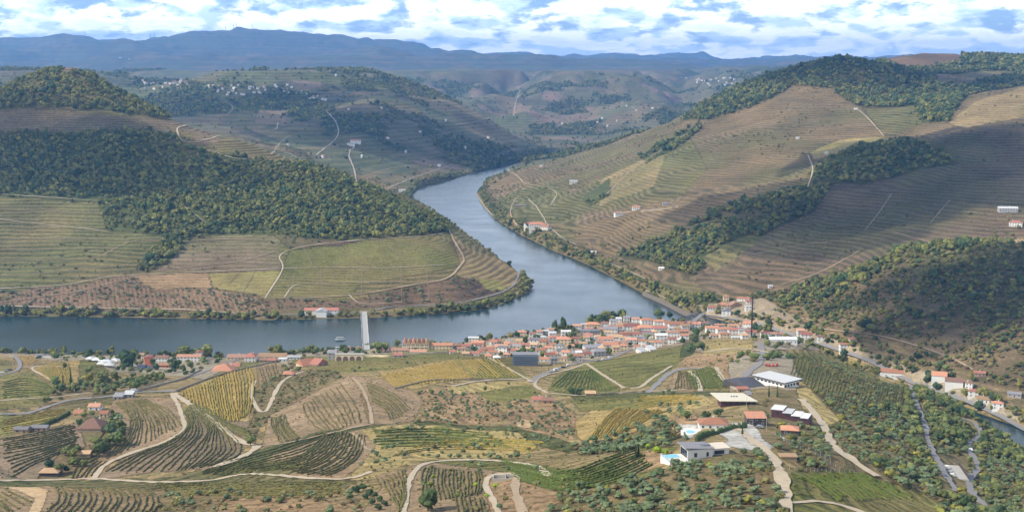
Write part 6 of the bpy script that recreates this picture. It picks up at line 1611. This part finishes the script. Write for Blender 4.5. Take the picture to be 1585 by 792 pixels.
# clipped dark shrubs in a line near the bottom
for i, (u_, v_) in enumerate([(552, 762), (562, 758), (572, 766), (580, 770), (588, 776), (596, 782), (566, 772), (576, 780), (586, 788)]):
    g = ground(u_, v_)[0]; plant('dark', g[0], g[1], 2.2 if i < 3 else 1.7, 'dense dark shrub in the clump at the bottom beside the small vineyard', 'dark shrub clump at the bottom', .8)
# roadside olives above the tracks
for i in range(11):
    _o = ordn(i)
    g = ground(664+i*15.5+random.uniform(-3, 3), 709-(i == 0)*2)[0]; plant('olive', g[0], g[1], random.uniform(1.4, 2.1), _o+' olive from the left in the row along the dirt road above the fan plot', 'olive row along the dirt road')
for _i, (u_, v_) in enumerate(sorted([(1000, 640), (1014, 650), (1026, 652), (985, 662), (968, 668), (950, 675), (938, 682), (918, 684), (905, 690), (1040, 660), (1050, 668), (1036, 640), (960, 690), (932, 700)])):
    g = ground(u_, v_)[0]; plant('olive', g[0], g[1], random.uniform(2.0, 2.9), ordn(_i)+' large olive tree from the left in the diagonal row by the pools', 'diagonal olive row left of the pools')
kinds_ = {}
for c in cand: kinds_.setdefault(CATS.get(c[3], 'tree'), []).append(c)
rest = []
LIM = {'olive tree': 265, 'bush': 280, 'tree': 190}
GN = {'olive': 'olive tree', 'oak': 'green broadleaf tree', 'wood': 'green tree', 'dark': 'dark evergreen tree', 'bush': 'olive green bush', 'brown': 'brownish bush', 'yellow': 'yellowing tree', 'lime': 'bright green bush'}
MARKS = """1040,725 just below the pool terrace of the white villa|1085,728 just below the white villa|1125,742 a little below the white villa|1165,745 left of the pale villa drive|1180,700 beside the pale villa terrace|1080,775 at the bottom edge under the villa|1150,775 at the bottom edge, left of the drive|1010,785 at the bottom edge below the lime green trees|1010,750 some way below the lime green trees|930,775 at the bottom edge, right of the rutted tracks|1000,715 around the lime green trees|960,735 on the bank under the green bowl terraces|900,690 below the diagonal olive row
1060,650 left of the red roofed pool house|1240,650 by the bright orange roofed house|1215,630 around the stepped maroon house|1290,640 along the upper pale dirt slope|1300,690 halfway down the pale dirt slope|1350,735 at the foot of the pale dirt slope|1385,715 around the two power posts|1250,715 by the fence above the green vineyard|1340,600 in the overgrown rows above the railway|1400,680 left of the winding grey road|1450,625 high between the two grey roads|1465,660 halfway between the two grey roads|1485,685 low between the two grey roads, above the depot|1420,600 at the top of the winding grey road|1460,770 at the bottom below the depot yard|1480,710 around the depot yard|1540,690 beside the hairpin bend|1565,740 in the lower right corner|1540,650 along the side stream|1550,785 at the very bottom right
800,640 in the upper orange orchard|700,640 in the left orange orchard|850,655 in the right orange orchard|760,660 at the lower edge of the orange orchard|780,700 on the golden grass above the tracks|650,690 on the golden grass left of the tracks|560,720 beside the striped terraces|700,760 between the rutted tracks|830,770 right of the stone tank|440,600 on the scrub below the orange cottage|480,625 on the scrub left of the knoll|410,660 where the dirt roads meet|560,590 on top of the brown knoll
140,690 in the old farm garden|100,720 below the old farm garden|150,620 behind the old farm|120,600 around the cypresses on the left|220,595 near the blue tarpaulin sheds|300,780 on rough grass at the bottom left|420,780 on rough grass at the bottom|520,775 beside the dark shrub clump|280,570 around the riverside houses at the left|450,560 around the big orange roofs|560,560 by the arcade wall|640,560 in the grass under the hotel|760,545 at the left end of the town|850,535 behind the tall dark trees of the town|920,530 in the middle of the town|1000,520 among the right town houses|1080,530 by the town gully|1140,515 in the east quarter|1150,560 around the dark roofed hall|1250,530 behind the white factory shed|1320,545 along the valley road|900,620 by the stone hut|1000,620 near the low grey wall|950,590 by the green field|50,600 on the left green rise|380,575 above the golden vineyard"""
MK = [(float(m_.split(' ', 1)[0].split(',')[0]), float(m_.split(' ', 1)[0].split(',')[1]), m_.split(' ', 1)[1]) for m_ in MARKS.replace('\n', '|').split('|')]
def near_mark(c):
    u, v = project(np.array(c[0]), np.array(c[1]), height(c[0], c[1])); return min(MK, key=lambda m_: (m_[0]-u)**2+(1.5*(m_[1]-v))**2)[2]
def plural(w_): return w_+('es' if w_.endswith('sh') else 's')
for ct, lst in kinds_.items():
    lst.sort(key=lambda c: -(c[5]*c[2]/c[1]))
    for i, c in enumerate(lst):
        if i < LIM.get(ct, 0) and c[5]:
            pl_ = near_mark(c); sz = 'small ' if c[2] < 1.7 else 'large ' if c[2] > 2.5 else ''
            plant(c[3], c[0], c[1], c[2], sz+GN[c[3]]+' '+pl_, sz+plural(GN[c[3]])+' '+pl_)
        else: rest.append(c)
rest = [c for c in rest if visible(np.array([c[0]]), np.array([c[1]]), height(c[0], c[1]), 6)[0]]
if rest:
    ks = sorted(set(c[3] for c in rest))
    for k in ks:
        rk_ = [c for c in rest if c[3] == k]
        scatter_stuff({'olive': 'olive_groves', 'bush': 'green_scrub', 'brown': 'brown_scrub'}.get(k, NAMES[k]+'_mass'), 'countless small '+plural(GN[k])+' over the near slopes', 'scrub' if k in ('bush', 'brown') else 'trees', np.array([c[0] for c in rk_]), np.array([c[1] for c in rk_]), np.array([c[2] for c in rk_]), (k,), (1,), seed=5)
print('rest', len(rest))
# ------------------------------------------------------------------ clipped hedges
def bush_hedge(name, label, marks, h, w):
    P = dense(marks, 2); G = ground(P[:, 0], P[:, 1]); Q = resample(G[:, :2], .8); Q = np.c_[Q, height(Q[:, 0], Q[:, 1])]
    return tag(link(name, hedge(Q, h, w, 991), LM['dark']), label, 'hedge')
bush_hedge('hedge', 'tall clipped dark hedge curving in front of the pool house', [(1078, 683), (1090, 676), (1110, 671), (1132, 664), (1156, 661)], 3.0, .9)
bush_hedge('hedge', 'low hedge strip left of the oval pool', [(1051, 660), (1058, 670), (1064, 680)], 1.1, .5)
bush_hedge('hedge', 'dark hedge below the green field by the low sheds', [(30, 668), (60, 662), (90, 650), (108, 640)], 2.4, 1.2)
